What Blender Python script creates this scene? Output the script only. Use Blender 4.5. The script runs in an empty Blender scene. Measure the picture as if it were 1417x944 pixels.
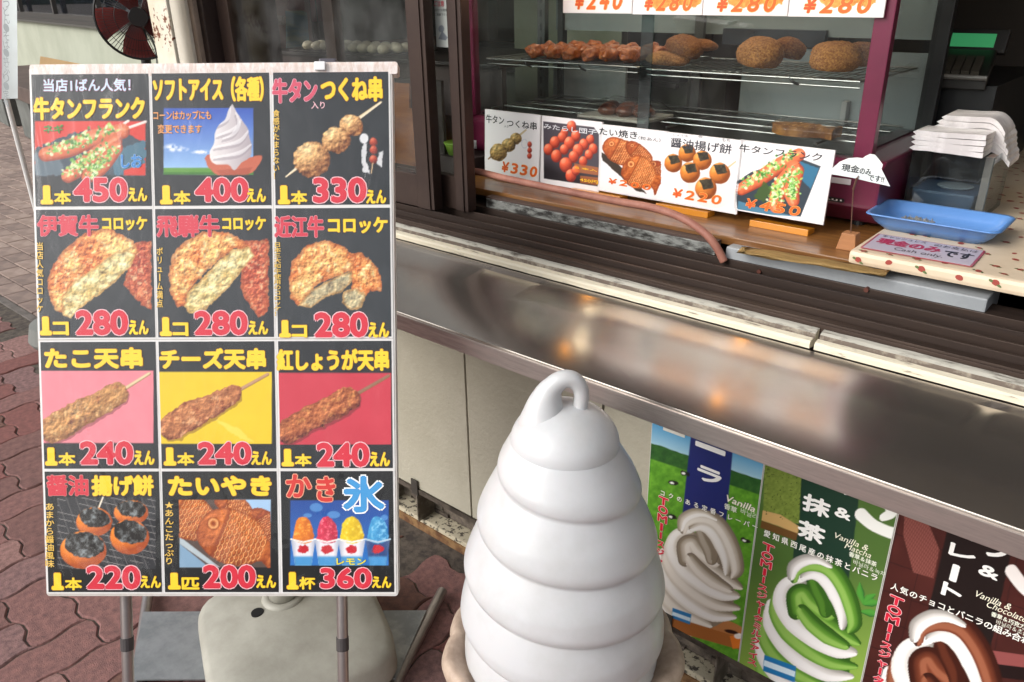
import bpy, bmesh, math, random
import numpy as np
from mathutils import Vector, Matrix, noise as mnoise

SC = bpy.context.scene
COL = SC.collection
random.seed(7)
RES = 1417.0

# ---------------------------------------------------------------- camera
FPX, PCX, PCY = 1109.0, 708.5, 472.0          # focal length and centre, in photo pixels
CAM_H = 1.5
def _axes():
    nad = np.array([755 - PCX, 2950 - PCY, FPX]); nad /= np.linalg.norm(nad)
    wl = np.array([-676 - PCX, 2 - PCY, FPX]); wl -= wl.dot(nad) * nad; wl /= np.linalg.norm(wl)
    Z = -nad; X = -wl; Y = np.cross(Z, X)
    return np.array([X, Y, Z])                  # rows: world axes seen in camera axes (right, down, forward)
RM = _axes()
CP = np.array([0, 0, CAM_H])
cam_d = bpy.data.cameras.new('camera'); cam = bpy.data.objects.new('camera', cam_d); COL.objects.link(cam)
cam_d.sensor_width = 36.0; cam_d.lens = 36.0 * FPX / RES; cam_d.clip_end = 2000; cam_d.clip_start = 0.02
cr, cd, cf = RM[:, 0], RM[:, 1], RM[:, 2]
cam.matrix_world = Matrix([[cr[0], -cd[0], -cf[0], CP[0]], [cr[1], -cd[1], -cf[1], CP[1]],
                           [cr[2], -cd[2], -cf[2], CP[2]], [0, 0, 0, 1]])
SC.camera = cam
def ray(px, py): return RM @ np.array([px - PCX, py - PCY, FPX])
def at_z(px, py, z):
    r = ray(px, py); return CP + r * (z - CP[2]) / r[2]
def at_x(px, py, x):
    r = ray(px, py); return CP + r * (x - CP[0]) / r[0]
def at_y(px, py, y):
    r = ray(px, py); return CP + r * (y - CP[1]) / r[1]

# ---------------------------------------------------------------- daylight (bright overcast)
SUN_EL, SUN_ROT = math.radians(33), math.radians(200)
w = bpy.data.worlds.new('World'); SC.world = w; w.use_nodes = True
nt = w.node_tree; bg = nt.nodes['Background']
sky = nt.nodes.new('ShaderNodeTexSky'); sky.sky_type = 'NISHITA'; sky.sun_disc = False
sky.sun_elevation = SUN_EL; sky.sun_rotation = SUN_ROT
sky.air_density = 1.0; sky.dust_density = 4.0; sky.ozone_density = 1.0
hsv = nt.nodes.new('ShaderNodeHueSaturation'); hsv.inputs['Saturation'].default_value = 0.22   # overcast: nearly grey sky
nt.links.new(sky.outputs[0], hsv.inputs['Color']); nt.links.new(hsv.outputs[0], bg.inputs['Color'])
bg.inputs['Strength'].default_value = 0.15
sun_d = bpy.data.lights.new('sun', 'SUN'); sun = bpy.data.objects.new('sun', sun_d); COL.objects.link(sun)
sun_d.energy = 0.6; sun_d.angle = math.radians(40); sun_d.color = (1.0, 0.97, 0.93)
# direction TO the sun: behind the camera (away from the shop), from the left
az = math.radians(-112)
sv = Vector((math.cos(az) * math.cos(SUN_EL), math.sin(az) * math.cos(SUN_EL), math.sin(SUN_EL)))
sun.rotation_euler = sv.to_track_quat('Z', 'Y').to_euler()
sky.sun_rotation = math.radians(90) - az
SC.view_settings.view_transform = 'Standard'; SC.view_settings.look = 'None'
SC.view_settings.exposure = 0.56; SC.view_settings.gamma = 1.0
SC.cycles.max_bounces = 8; SC.cycles.transparent_max_bounces = 16
SC.cycles.use_denoising = True

# ---------------------------------------------------------------- objects
def link(o, parent=None):
    COL.objects.link(o)
    if parent: o.parent = parent
    return o
def wm(o):
    m = o.matrix_basis.copy()
    while o.parent: o = o.parent; m = o.matrix_basis @ m
    return m
def tag(o, label=None, cat=None, group=None, kind=None):
    if label: o['label'] = label
    if cat: o['category'] = cat
    if group: o['group'] = group
    if kind: o['kind'] = kind
    return o
def thing(name, label, cat, loc, group=None, rot=0):
    o = bpy.data.objects.new(name, None); o.empty_display_size = 0.05
    o.location = Vector([float(c) for c in loc]); o.rotation_euler = (0, 0, rot)
    link(o); return tag(o, label, cat, group)
def obj(name, bm, mat, parent=None, smooth=False, label=None, bevel=0, kind=None):
    """bm is in world coordinates; it is brought into the parent's frame. One mesh object."""
    if bevel:
        bmesh.ops.bevel(bm, geom=list(bm.edges), offset=bevel, segments=2, affect='EDGES', profile=0.6, clamp_overlap=True)
    me = bpy.data.meshes.new(name)
    if parent: bm.transform(wm(parent).inverted())
    bm.to_mesh(me); bm.free()
    for m in (mat if isinstance(mat, (list, tuple)) else [mat]): me.materials.append(m)
    if smooth:
        me.polygons.foreach_set('use_smooth', [True] * len(me.polygons))
    o = bpy.data.objects.new(name, me); link(o, parent)
    if label: o['label'] = label
    if kind: o['kind'] = kind
    return o
def base_at(o, loc):
    """move the origin of a single-mesh thing to loc (mesh stays where it is)"""
    l = Vector([float(c) for c in loc]); o.data.transform(Matrix.Translation(-l)); o.location = l; return o
def shade_auto(o, ang=40):
    me = o.data; me.polygons.foreach_set('use_smooth', [True] * len(me.polygons))
    bm = bmesh.new(); bm.from_mesh(me)
    for e in bm.edges:
        if len(e.link_faces) == 2 and e.calc_face_angle(0) > math.radians(ang): e.smooth = False
    bm.to_mesh(me); bm.free(); return o

def B(): return bmesh.new()
def box(bm, x0, x1, y0, y1, z0, z1, mi=0):
    vs = [bm.verts.new((x, y, z)) for z in (z0, z1) for y in (y0, y1) for x in (x0, x1)]
    for f in ((0, 2, 3, 1), (4, 5, 7, 6), (0, 1, 5, 4), (2, 6, 7, 3), (0, 4, 6, 2), (1, 3, 7, 5)):
        bm.faces.new([vs[i] for i in f]).material_index = mi
    return vs
def obox(bm, c, ax, ay, az_, hx, hy, hz, mi=0):
    """oriented box: centre, three unit axes, half sizes"""
    c = Vector(c); ax, ay, az_ = Vector(ax), Vector(ay), Vector(az_)
    vs = [bm.verts.new(c + ax * sx * hx + ay * sy * hy + az_ * sz * hz) for sz in (-1, 1) for sy in (-1, 1) for sx in (-1, 1)]
    for f in ((0, 2, 3, 1), (4, 5, 7, 6), (0, 1, 5, 4), (2, 6, 7, 3), (0, 4, 6, 2), (1, 3, 7, 5)):
        bm.faces.new([vs[i] for i in f]).material_index = mi
    return vs
def tube(bm, pts, rad, n=10, cap=True, mi=0):
    pts = [Vector([float(c) for c in p]) for p in pts]
    rads = rad if isinstance(rad, (list, tuple)) else [rad] * len(pts)
    rings = []; prev = None
    for i, p in enumerate(pts):
        t = (pts[min(i + 1, len(pts) - 1)] - pts[max(i - 1, 0)]).normalized()
        if prev is None:
            a = Vector((0, 0, 1)) if abs(t.z) < 0.9 else Vector((1, 0, 0)); u = t.cross(a).normalized()
        else:
            u = (prev - t * prev.dot(t)).normalized()
        v = t.cross(u); prev = u
        rings.append([bm.verts.new(p + (u * math.cos(2 * math.pi * k / n) + v * math.sin(2 * math.pi * k / n)) * rads[i]) for k in range(n)])
    for a, b in zip(rings, rings[1:]):
        for k in range(n): bm.faces.new((a[k], a[(k + 1) % n], b[(k + 1) % n], b[k])).material_index = mi
    if cap:
        bm.faces.new(rings[0][::-1]).material_index = mi; bm.faces.new(rings[-1]).material_index = mi
def prism(bm, poly, w0, w1, f, mi=0):
    """extrude 2-D polygon; f(a, b, w) -> world point"""
    A = [bm.verts.new(f(a, b, w0)) for a, b in poly]; Bv = [bm.verts.new(f(a, b, w1)) for a, b in poly]
    n = len(poly)
    bm.faces.new(A[::-1]).material_index = mi; bm.faces.new(Bv).material_index = mi
    for i in range(n): bm.faces.new((A[i], A[(i + 1) % n], Bv[(i + 1) % n], Bv[i])).material_index = mi
def lathe(bm, c, prof, n=48, fn=None, mi=0):
    rings = []
    for r, z in prof:
        ring = []
        for k in range(n):
            t = 2 * math.pi * k / n; rr = fn(r, z, t) if fn else r
            ring.append(bm.verts.new((c[0] + rr * math.cos(t), c[1] + rr * math.sin(t), c[2] + z)))
        rings.append(ring)
    for a, b in zip(rings, rings[1:]):
        for k in range(n): bm.faces.new((a[k], a[(k + 1) % n], b[(k + 1) % n], b[k])).material_index = mi
    bm.faces.new(rings[0][::-1]).material_index = mi; bm.faces.new(rings[-1]).material_index = mi
def grid_mesh(bm, nu, nv, f, mi=0):
    V = [[bm.verts.new(f(i / nu, j / nv)) for i in range(nu + 1)] for j in range(nv + 1)]
    for j in range(nv):
        for i in range(nu): bm.faces.new((V[j][i], V[j][i + 1], V[j + 1][i + 1], V[j + 1][i])).material_index = mi
    return V
def blob(bm, c, r, rough=0.15, freq=3.0, sub=3, seed=0, axes=None, fine=0.0, flat=None, crumb=0.0):
    """bumpy lump: r = (rx, ry, rz)"""
    t = bmesh.new(); bmesh.ops.create_icosphere(t, subdivisions=sub, radius=1.0)
    off = Vector((seed * 7.3, seed * 3.1, seed * 1.7))
    A = axes or Matrix.Identity(3)
    mp = {}
    for v in t.verts:
        n = v.co.normalized()
        d = 1 + rough * mnoise.noise(n * freq * 0.5 + off) * 1.6 + fine * mnoise.noise(n * freq * 4 + off) + (crumb * mnoise.noise(n * 30 + off) if crumb else 0)
        p = Vector((n.x * r[0], n.y * r[1], n.z * r[2])) * d
        if flat is not None and p.z < -flat: p.z = -flat
        mp[v.index] = bm.verts.new(Vector(c) + A @ p)
    for f in t.faces: bm.faces.new([mp[v.index] for v in f.verts])
    t.free()

# ---------------------------------------------------------------- materials
def lin(c):
    if isinstance(c, str):
        c = [int(c[i:i + 2], 16) / 255 for i in (0, 2, 4)]
    return tuple(x / 12.92 if x <= 0.04045 else ((x + 0.055) / 1.055) ** 2.4 for x in c)
def mat(name, c, rough=0.5, metal=0.0, c2=None, scale=8.0, mix=(0.4, 0.6), detail=6, bump=0.0, bscale=None, coat=0.0,
        emit=0.0, stretch=None, spec=0.5, rough2=None, aniso=0.0, subs=0.0, alpha=None):
    m = bpy.data.materials.new(name); m.use_nodes = True; N = m.node_tree.nodes; L = m.node_tree.links
    b = N['Principled BSDF']; b.inputs['Base Color'].default_value = (*lin(c), 1)
    b.inputs['Roughness'].default_value = rough; b.inputs['Metallic'].default_value = metal
    b.inputs['Specular IOR Level'].default_value = spec
    b.inputs['Coat Weight'].default_value = coat; b.inputs['Coat Roughness'].default_value = 0.12
    if aniso:
        b.inputs['Anisotropic'].default_value = aniso; tv = N.new('ShaderNodeCombineXYZ'); tv.inputs[1].default_value = 1.0; L.new(tv.outputs[0], b.inputs['Tangent'])
    if subs: b.inputs['Subsurface Weight'].default_value = subs; b.inputs['Subsurface Scale'].default_value = 0.01
    if emit: b.inputs['Emission Color'].default_value = (*lin(c), 1); b.inputs['Emission Strength'].default_value = emit
    tc = N.new('ShaderNodeTexCoord'); src = tc.outputs['Object']
    if stretch:
        mp = N.new('ShaderNodeMapping'); mp.inputs['Scale'].default_value = stretch; L.new(src, mp.inputs[0]); src = mp.outputs[0]
    if c2 is not None or rough2 is not None:
        nz = N.new('ShaderNodeTexNoise'); nz.inputs['Scale'].default_value = scale; nz.inputs['Detail'].default_value = detail
        nz.inputs['Roughness'].default_value = 0.65
        L.new(src, nz.inputs['Vector'])
        rp = N.new('ShaderNodeMapRange'); rp.inputs[1].default_value = mix[0]; rp.inputs[2].default_value = mix[1]
        L.new(nz.outputs['Fac'], rp.inputs[0])
        if c2 is not None:
            mx = N.new('ShaderNodeMix'); mx.data_type = 'RGBA'
            mx.inputs[6].default_value = (*lin(c), 1); mx.inputs[7].default_value = (*lin(c2), 1)
            L.new(rp.outputs[0], mx.inputs[0]); L.new(mx.outputs[2], b.inputs['Base Color'])
        if rough2 is not None:
            mr = N.new('ShaderNodeMapRange'); mr.inputs[3].default_value = rough; mr.inputs[4].default_value = rough2
            L.new(rp.outputs[0], mr.inputs[0]); L.new(mr.outputs[0], b.inputs['Roughness'])
    if bump:
        n2 = N.new('ShaderNodeTexNoise'); n2.inputs['Scale'].default_value = bscale or scale * 6; n2.inputs['Detail'].default_value = 4
        L.new(src, n2.inputs['Vector'])
        bp_ = N.new('ShaderNodeBump'); bp_.inputs['Strength'].default_value = bump; bp_.inputs['Distance'].default_value = 0.002
        L.new(n2.outputs['Fac'], bp_.inputs['Height']); L.new(bp_.outputs[0], b.inputs['Normal'])
    m['bsdf'] = 1
    return m
def glass(name, tint='FFFFFF', ior=1.5, rough=0.0, dirt=0.0, bump=0.0, bscale=30, refl=1.0):
    m = bpy.data.materials.new(name); m.use_nodes = True; N = m.node_tree.nodes; L = m.node_tree.links
    N.remove(N['Principled BSDF']); out = N['Material Output']
    tr = N.new('ShaderNodeBsdfTransparent'); tr.inputs[0].default_value = (*lin(tint), 1)
    gl = N.new('ShaderNodeBsdfGlossy'); gl.inputs['Roughness'].default_value = rough
    # Schlick reflectance that is the same on both faces of a pane
    lw = N.new('ShaderNodeLayerWeight'); lw.inputs['Blend'].default_value = 0.5
    pw = N.new('ShaderNodeMath'); pw.operation = 'POWER'; pw.inputs[1].default_value = 5; L.new(lw.outputs['Facing'], pw.inputs[0])
    r0 = ((ior - 1) / (ior + 1)) ** 2
    mm = N.new('ShaderNodeMath'); mm.operation = 'MULTIPLY_ADD'; mm.use_clamp = True; mm.inputs[1].default_value = (1 - r0) * refl; mm.inputs[2].default_value = r0 * refl
    L.new(pw.outputs[0], mm.inputs[0]); mx = N.new('ShaderNodeMixShader'); L.new(mm.outputs[0], mx.inputs[0])
    L.new(tr.outputs[0], mx.inputs[1]); L.new(gl.outputs[0], mx.inputs[2])
    last = mx
    if dirt:
        df = N.new('ShaderNodeBsdfDiffuse'); df.inputs[0].default_value = (0.6, 0.6, 0.6, 1)
        nz = N.new('ShaderNodeTexNoise'); nz.inputs['Scale'].default_value = 9; nz.inputs['Detail'].default_value = 8
        tc = N.new('ShaderNodeTexCoord'); L.new(tc.outputs['Object'], nz.inputs['Vector'])
        mp = N.new('ShaderNodeMapRange'); mp.inputs[1].default_value = 0.4; mp.inputs[2].default_value = 0.8; mp.inputs[4].default_value = dirt
        L.new(nz.outputs['Fac'], mp.inputs[0])
        m2 = N.new('ShaderNodeMixShader'); L.new(mp.outputs[0], m2.inputs[0]); L.new(mx.outputs[0], m2.inputs[1]); L.new(df.outputs[0], m2.inputs[2]); last = m2
    if bump:
        tc = N.new('ShaderNodeTexCoord'); nz = N.new('ShaderNodeTexNoise'); nz.inputs['Scale'].default_value = bscale; nz.inputs['Detail'].default_value = 3
        nz.inputs['Distortion'].default_value = 1.5
        mp = N.new('ShaderNodeMapping'); mp.inputs['Scale'].default_value = (1.0, 1.0, 0.45); mp.inputs['Rotation'].default_value = (0.3, 0.5, 0.4)
        L.new(tc.outputs['Object'], mp.inputs[0]); L.new(mp.outputs[0], nz.inputs['Vector'])
        b = N.new('ShaderNodeBump'); b.inputs['Strength'].default_value = bump; b.inputs['Distance'].default_value = 0.01
        L.new(nz.outputs['Fac'], b.inputs['Height']); L.new(b.outputs[0], gl.inputs['Normal'])
    L.new(last.outputs[0], out.inputs['Surface'])
    return m

# ---------------------------------------------------------------- flat print: lettering as outlines, pictures as coloured grids
_tc = {}
def text2d(body, bold=0.0, res=3):
    k = (body, round(bold, 3))
    if k not in _tc:
        c = bpy.data.curves.new('lettering', 'FONT'); c.body = body; c.size = 1; c.resolution_u = res; c.offset = bold
        c.align_x = 'CENTER'; c.space_line = 1.02
        o = bpy.data.objects.new('lettering', c); COL.objects.link(o)
        me = bpy.data.meshes.new_from_object(o.evaluated_get(bpy.context.evaluated_depsgraph_get()))
        v = np.zeros(len(me.vertices) * 3); me.vertices.foreach_get('co', v); v = v.reshape(-1, 3)[:, :2].copy()
        fs = [tuple(p.vertices) for p in me.polygons]
        bpy.data.objects.remove(o); bpy.data.curves.remove(c); bpy.data.meshes.remove(me)
        _tc[k] = (v, fs)
    return _tc[k]
class Plane:
    """a flat print surface in the world: origin, right axis, up axis, outward normal"""
    def __init__(s, O, U, V):
        s.O = np.array(O, float); s.U = np.array(U, float); s.U /= np.linalg.norm(s.U)
        V = np.array(V, float); V -= V.dot(s.U) * s.U; s.V = V / np.linalg.norm(V)
        s.N = np.cross(s.U, s.V)
        if s.N.dot(CP - s.O) < 0: s.N = -s.N
    def P(s, u, v, n=0.0): return s.O + s.U * u + s.V * v + s.N * n
    def uv(s, px, py):
        r = ray(px, py); t = (s.O - CP).dot(s.N) / r.dot(s.N); p = CP + r * t - s.O
        return float(p.dot(s.U)), float(p.dot(s.V))
    def px(s, u, v):
        p = s.O[None] + u[:, None] * s.U + v[:, None] * s.V - CP
        q = p @ RM
        return PCX + FPX * q[:, 0] / q[:, 2], PCY + FPX * q[:, 1] / q[:, 2]
def raw_mesh(name, verts, faces, mats, mi=None, parent=None, label=None, colors=None, smooth=False, kind=None):
    verts = np.asarray(verts, float)
    if parent:
        M = np.array(wm(parent).inverted()); verts = verts @ M[:3, :3].T + M[:3, 3]
    me = bpy.data.meshes.new(name); me.from_pydata(verts.tolist() if len(verts) < 4000 else verts, [], faces)
    for m in mats: me.materials.append(m)
    if mi is not None: me.polygons.foreach_set('material_index', mi)
    if smooth: me.polygons.foreach_set('use_smooth', [True] * len(me.polygons))
    if colors is not None:
        a = me.color_attributes.new('print', 'FLOAT_COLOR', 'POINT')
        c = np.ones((len(verts), 4), np.float32); c[:, :3] = colors; a.data.foreach_set('color', c.ravel())
    me.update(); o = bpy.data.objects.new(name, me); link(o, parent)
    if label: o['label'] = label
    if kind: o['kind'] = kind
    return o
INK = {}
def ink(hexc, rough=0.45):
    k = (hexc, rough)
    if k not in INK: INK[k] = mat('ink_' + hexc, hexc, rough)
    return INK[k]
def lettering(plane, items, parent, n0=0.0012, name='lettering', rough=0.45, label=None):
    """items: (text, u0, v0, u1, v1, colour, bold, outline colour or None, outline width[, shear])"""
    V, F, MI, mats = [], [], [], []
    def mi(m):
        if m not in mats: mats.append(m)
        return mats.index(m)
    for q, it in enumerate(items):
        body, u0, v0, u1, v1, colr, bold, oc, ow = it[:9]; sh = it[9] if len(it) > 9 else 0.0
        em = body[0] == '~'; body = body[1:] if em else body
        base, fs = text2d(body); lo, hi = (np.array([-.5, -.12]), np.array([.5, .88])) if em else (base.min(0), base.max(0)); s_ = (base - lo) / (hi - lo)
        if body == '1': s_[:, 0] = .18 + s_[:, 0] * .5
        H = v1 - v0; hh = (hi - lo)[1]; cs = abs(H / max(hh, .3))       # metres per em, vertically
        rb = bold * .8 * cs
        # heavy strokes: the outline laid several times round a small circle
        def stamp(r, k, col_m, n, shrink):
            nonlocal V, F, MI
            offs = [(0, 0)] if r < 1e-5 else [(r * math.cos(2 * math.pi * i / k + .4), r * math.sin(2 * math.pi * i / k + .4)) for i in range(k)] + [(0, 0)]
            W = (u1 - u0) - 2 * shrink; HH = H - 2 * shrink
            for i, (dx, dy) in enumerate(offs):
                uu = u0 + shrink + s_[:, 0] * W + s_[:, 1] * sh * HH + dx; vv = v0 + shrink + s_[:, 1] * HH + dy
                P = plane.O + uu[:, None] * plane.U + vv[:, None] * plane.V + (n + i * 4e-6) * plane.N
                kk = len(V); V += P.tolist(); F += [tuple(kk + j for j in f) for f in fs]; MI += [col_m] * len(fs)
                if body == '1':                                # slab foot of the heavy figure one
                    uw = (u1 - u0); q0, q1 = u0 + uw * .04 + dx, u0 + uw * .86 + dx; w0, w1 = v0 + shrink + dy, v0 + shrink + H * .10 + dy
                    kk = len(V); V += [plane.P(a_, b_, n + i * 4e-6 - 2e-6).tolist() for a_, b_ in ((q0, w0), (q1, w0), (q1, w1), (q0, w1))]; F.append((kk, kk + 1, kk + 2, kk + 3)); MI.append(col_m)
        n = n0 + 0.00003 * q
        if oc: stamp(rb + ow * .8 * cs, 8, mi(ink(oc, rough)), n, rb)
        stamp(rb, 6 if bold > .015 else 0, mi(ink(colr, rough)), n + (.0004 if oc else .0001), rb)
    return raw_mesh(name, V, F, mats, MI, parent, label)
def pxbox(plane, x0, y0, x1, y1):
    """photo-pixel box (left-top, right-bottom) -> u0, v0, u1, v1"""
    a = plane.uv(x0, y0); b = plane.uv(x1, y1); return a[0], b[1], b[0], a[1]

PRINT = {}
def print_mat(rough=0.4):
    if rough not in PRINT:
        m = mat('printed_paper', 'FFFFFF', rough); a = m.node_tree.nodes.new('ShaderNodeAttribute'); a.attribute_name = 'print'
        m.node_tree.links.new(a.outputs['Color'], m.node_tree.nodes['Principled BSDF'].inputs['Base Color']); PRINT[rough] = m
    return PRINT[rough]
_rt = np.random.RandomState(3).rand(64, 64, 8)
def vn(X, Y, s, seed=0):
    x = X / s + seed * 17.31; y = Y / s + seed * 9.77
    xi = np.floor(x).astype(int); yi = np.floor(y).astype(int); fx = x - xi; fy = y - yi
    fx = fx * fx * (3 - 2 * fx); fy = fy * fy * (3 - 2 * fy); c = seed % 8
    t = lambda a, b: _rt[a % 64, b % 64, c]
    return (t(xi, yi) * (1 - fx) + t(xi + 1, yi) * fx) * (1 - fy) + (t(xi, yi + 1) * (1 - fx) + t(xi + 1, yi + 1) * fx) * fy
def fbm(X, Y, s, seed=0, o=3):
    r = 0; a = 0.5; t = 0
    for k in range(o): r = r + a * vn(X, Y, s / 2 ** k, seed + k); t += a; a *= 0.55
    return r / t
class Pic:
    """a picture painted on a plane, addressed in photo pixels"""
    def __init__(s, plane, u0, v0, u1, v1, step, bgc):
        s.pl = plane; s.nu = max(2, int(abs(u1 - u0) / step)); s.nv = max(2, int(abs(v1 - v0) / step))
        U, V = np.meshgrid(np.linspace(u0, u1, s.nu + 1), np.linspace(v0, v1, s.nv + 1)); s.U = U.ravel(); s.V = V.ravel()
        s.X, s.Y = plane.px(s.U, s.V); s.C = np.zeros((len(s.X), 3)); s.C[:] = s.h(bgc)
    def h(s, c):
        if isinstance(c, str): return np.array([int(c[i:i + 2], 16) / 255 for i in (0, 2, 4)])
        return np.asarray(c)
    def put(s, m, c):
        m = np.clip(m, 0, 1)[:, None]; s.C = s.C * (1 - m) + s.h(c) * m
    def warp(s, a, sc, seed): return s.X + a * (fbm(s.X, s.Y, sc, seed) - .5) * 2, s.Y + a * (fbm(s.X, s.Y, sc, seed + 3) - .5) * 2
    def poly(s, pts, rough=0, sc=5, seed=1, soft=1.0):
        X, Y = s.warp(rough, sc, seed) if rough else (s.X, s.Y)
        n = len(pts); ins = np.zeros(len(X), bool); d = np.full(len(X), 1e9)
        for i in range(n):
            x0, y0 = pts[i]; x1, y1 = pts[(i + 1) % n]
            c = ((y0 > Y) != (y1 > Y)); xx = (x1 - x0) * (Y - y0) / ((y1 - y0) if y1 != y0 else 1e-9) + x0
            ins ^= c & (X < xx)
            l2 = (x1 - x0) ** 2 + (y1 - y0) ** 2 + 1e-9; t = np.clip(((X - x0) * (x1 - x0) + (Y - y0) * (y1 - y0)) / l2, 0, 1)
            d = np.minimum(d, np.hypot(X - x0 - t * (x1 - x0), Y - y0 - t * (y1 - y0)))
        sd = np.where(ins, d, -d); s.sd = sd
        return np.clip(sd / soft + .5, 0, 1)
    def rect(s, x0, y0, x1, y1): return s.poly([(x0, y0), (x1, y0), (x1, y1), (x0, y1)])
    def ell(s, cx, cy, rx, ry, ang=0, rough=0, sc=5, seed=1, soft=1.0):
        X, Y = s.warp(rough, sc, seed) if rough else (s.X, s.Y)
        a = math.radians(ang); dx = X - cx; dy = Y - cy
        p = (dx * math.cos(a) + dy * math.sin(a)) / rx; q = (-dx * math.sin(a) + dy * math.cos(a)) / ry
        s.p, s.q = p, q; d = np.hypot(p, q); s.d = d
        return np.clip((1 - d) * min(rx, ry) / soft + .5, 0, 1)
    def ball(s, cx, cy, rx, ry, ang=0, c='C87030', hi='FFE0B0', lo='602010', rough=0, seed=1, tex=0.15, tsc=4):
        m = s.ell(cx, cy, rx, ry, ang, rough, 5, seed)
        dx = (s.X - cx) / rx; dy = (s.Y - cy) / ry; r2 = np.clip(dx * dx + dy * dy, 0, 1); nz = np.sqrt(1 - r2)
        sh = np.clip(-.4 * dx - .6 * dy + .69 * nz, 0, 1)
        t = (fbm(s.X, s.Y, tsc, seed, 4) - .5) * 3 * tex
        col = s.h(lo) + (s.h(c) - s.h(lo)) * np.clip(sh * 1.35 + .1 + t, 0, 1.2)[:, None]
        k = np.clip((sh - .82) * 4 + t, 0, .7)[:, None]; col = col * (1 - k) + s.h(hi) * k
        s.put(m, np.clip(col, 0, 1))
        if tex > .2: s.emboss(m, 5, seed, .8)
        return m
    def emboss(s, m, sc, seed, amp, o=4):
        d = fbm(s.X, s.Y, sc, seed, o) - fbm(s.X + 1.3, s.Y + 1.6, sc, seed, o)
        s.C = np.clip(s.C + (np.clip(m, 0, 1) * d * amp)[:, None] * np.array([1.0, .85, .6]), 0, 1)
    def path(s, pts, rads):
        """distance to a polyline with changing radius: returns mask, signed side -1..1, along 0..1"""
        if len(rads) != len(pts): rads = resample(list(rads), len(pts))
        best = np.full(len(s.X), 1e9); side = np.zeros(len(s.X)); al = np.zeros(len(s.X)); n = len(pts) - 1
        for i in range(n):
            x0, y0 = pts[i]; x1, y1 = pts[i + 1]; l = math.hypot(x1 - x0, y1 - y0) + 1e-9
            t = np.clip(((s.X - x0) * (x1 - x0) + (s.Y - y0) * (y1 - y0)) / l / l, 0, 1)
            ex = s.X - x0 - t * (x1 - x0); ey = s.Y - y0 - t * (y1 - y0); r = rads[i] + (rads[i + 1] - rads[i]) * t
            d = np.hypot(ex, ey) / np.maximum(r, .3); sg = np.sign(-(x1 - x0) * ey + (y1 - y0) * ex)
            k = d < best; best = np.where(k, d, best); side = np.where(k, d * sg, side); al = np.where(k, (i + t) / n, al)
        s.al = al; s.side = side
        return np.clip((1 - best) * max(max(rads), 1) / 1.0 + .5, 0, 1)
    def tube(s, pts, rads, c, lo, hi=None, bias=0.3, tex=0, seed=1, tsc=4, power=1.0):
        m = s.path(curve(pts), resample(rads, len(curve(pts))))
        k = np.clip(np.sqrt(np.clip(1 - (s.side - bias) ** 2 * .8, 0, 1)) ** power + tex * (fbm(s.X, s.Y, tsc, seed) - .5) * 2, 0, 1)
        col = s.h(lo) + (s.h(c) - s.h(lo)) * k[:, None]
        if hi is not None:
            kk = np.clip(1 - np.abs(s.side - bias) * 3, 0, 1)[:, None] * .7; col = col * (1 - kk) + s.h(hi) * kk
        s.put(m, np.clip(col, 0, 1)); return m
    def build(s, name, parent, n=0.0006, rough=0.4, label=None):
        c = np.clip(s.C, 0, 1); c = np.where(c <= .04045, c / 12.92, ((c + .055) / 1.055) ** 2.4)
        V = s.pl.O + s.U[:, None] * s.pl.U + s.V[:, None] * s.pl.V + n * s.pl.N
        i, j = np.meshgrid(np.arange(s.nu), np.arange(s.nv)); a = (j * (s.nu + 1) + i).ravel()
        F = np.stack([a, a + 1, a + s.nu + 2, a + s.nu + 1], 1)
        M = np.array(wm(parent).inverted()) if parent else np.eye(4); V = V @ M[:3, :3].T + M[:3, 3]
        me = bpy.data.meshes.new(name); me.vertices.add(len(V)); me.vertices.foreach_set('co', V.ravel())
        me.loops.add(F.size); me.loops.foreach_set('vertex_index', F.ravel().astype(np.int32))
        me.polygons.add(len(F)); me.polygons.foreach_set('loop_start', np.arange(0, F.size, 4, dtype=np.int32))
        me.materials.append(print_mat(rough)); me.update(calc_edges=True)
        at = me.color_attributes.new('print', 'FLOAT_COLOR', 'POINT'); cc = np.ones((len(V), 4), np.float32); cc[:, :3] = c
        at.data.foreach_set('color', cc.ravel())
        o = bpy.data.objects.new(name, me); link(o, parent)
        if label: o['label'] = label
        return o
def curve(pts, k=6):
    """Catmull-Rom through pts"""
    if len(pts) < 3: return list(pts)
    P = [pts[0]] + list(pts) + [pts[-1]]; out = []
    for i in range(1, len(P) - 2):
        for j in range(k):
            t = j / k; a, b, c, d = P[i - 1], P[i], P[i + 1], P[i + 2]
            out.append(tuple(.5 * (2 * b[q] + (c[q] - a[q]) * t + (2 * a[q] - 5 * b[q] + 4 * c[q] - d[q]) * t * t + (3 * b[q] - a[q] - 3 * c[q] + d[q]) * t ** 3) for q in range(len(b))))
    out.append(tuple(pts[-1])); return out
def resample(r, n):
    if not isinstance(r, (list, tuple)): return [r] * n
    return [float(x) for x in np.interp(np.linspace(0, 1, n), np.linspace(0, 1, len(r)), r)]
# ================================================================ ground and paving
m_ground = mat('joint_sand', '5F564C', 0.95, c2='3E3733', scale=30, bump=.6, bscale=300)
bm = B(); box(bm, -300, 300, -300, 300, -0.5, -0.0075)
g = obj('ground', bm, m_ground); tag(g, 'dark sandy ground under the paving', kind='structure')

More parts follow.
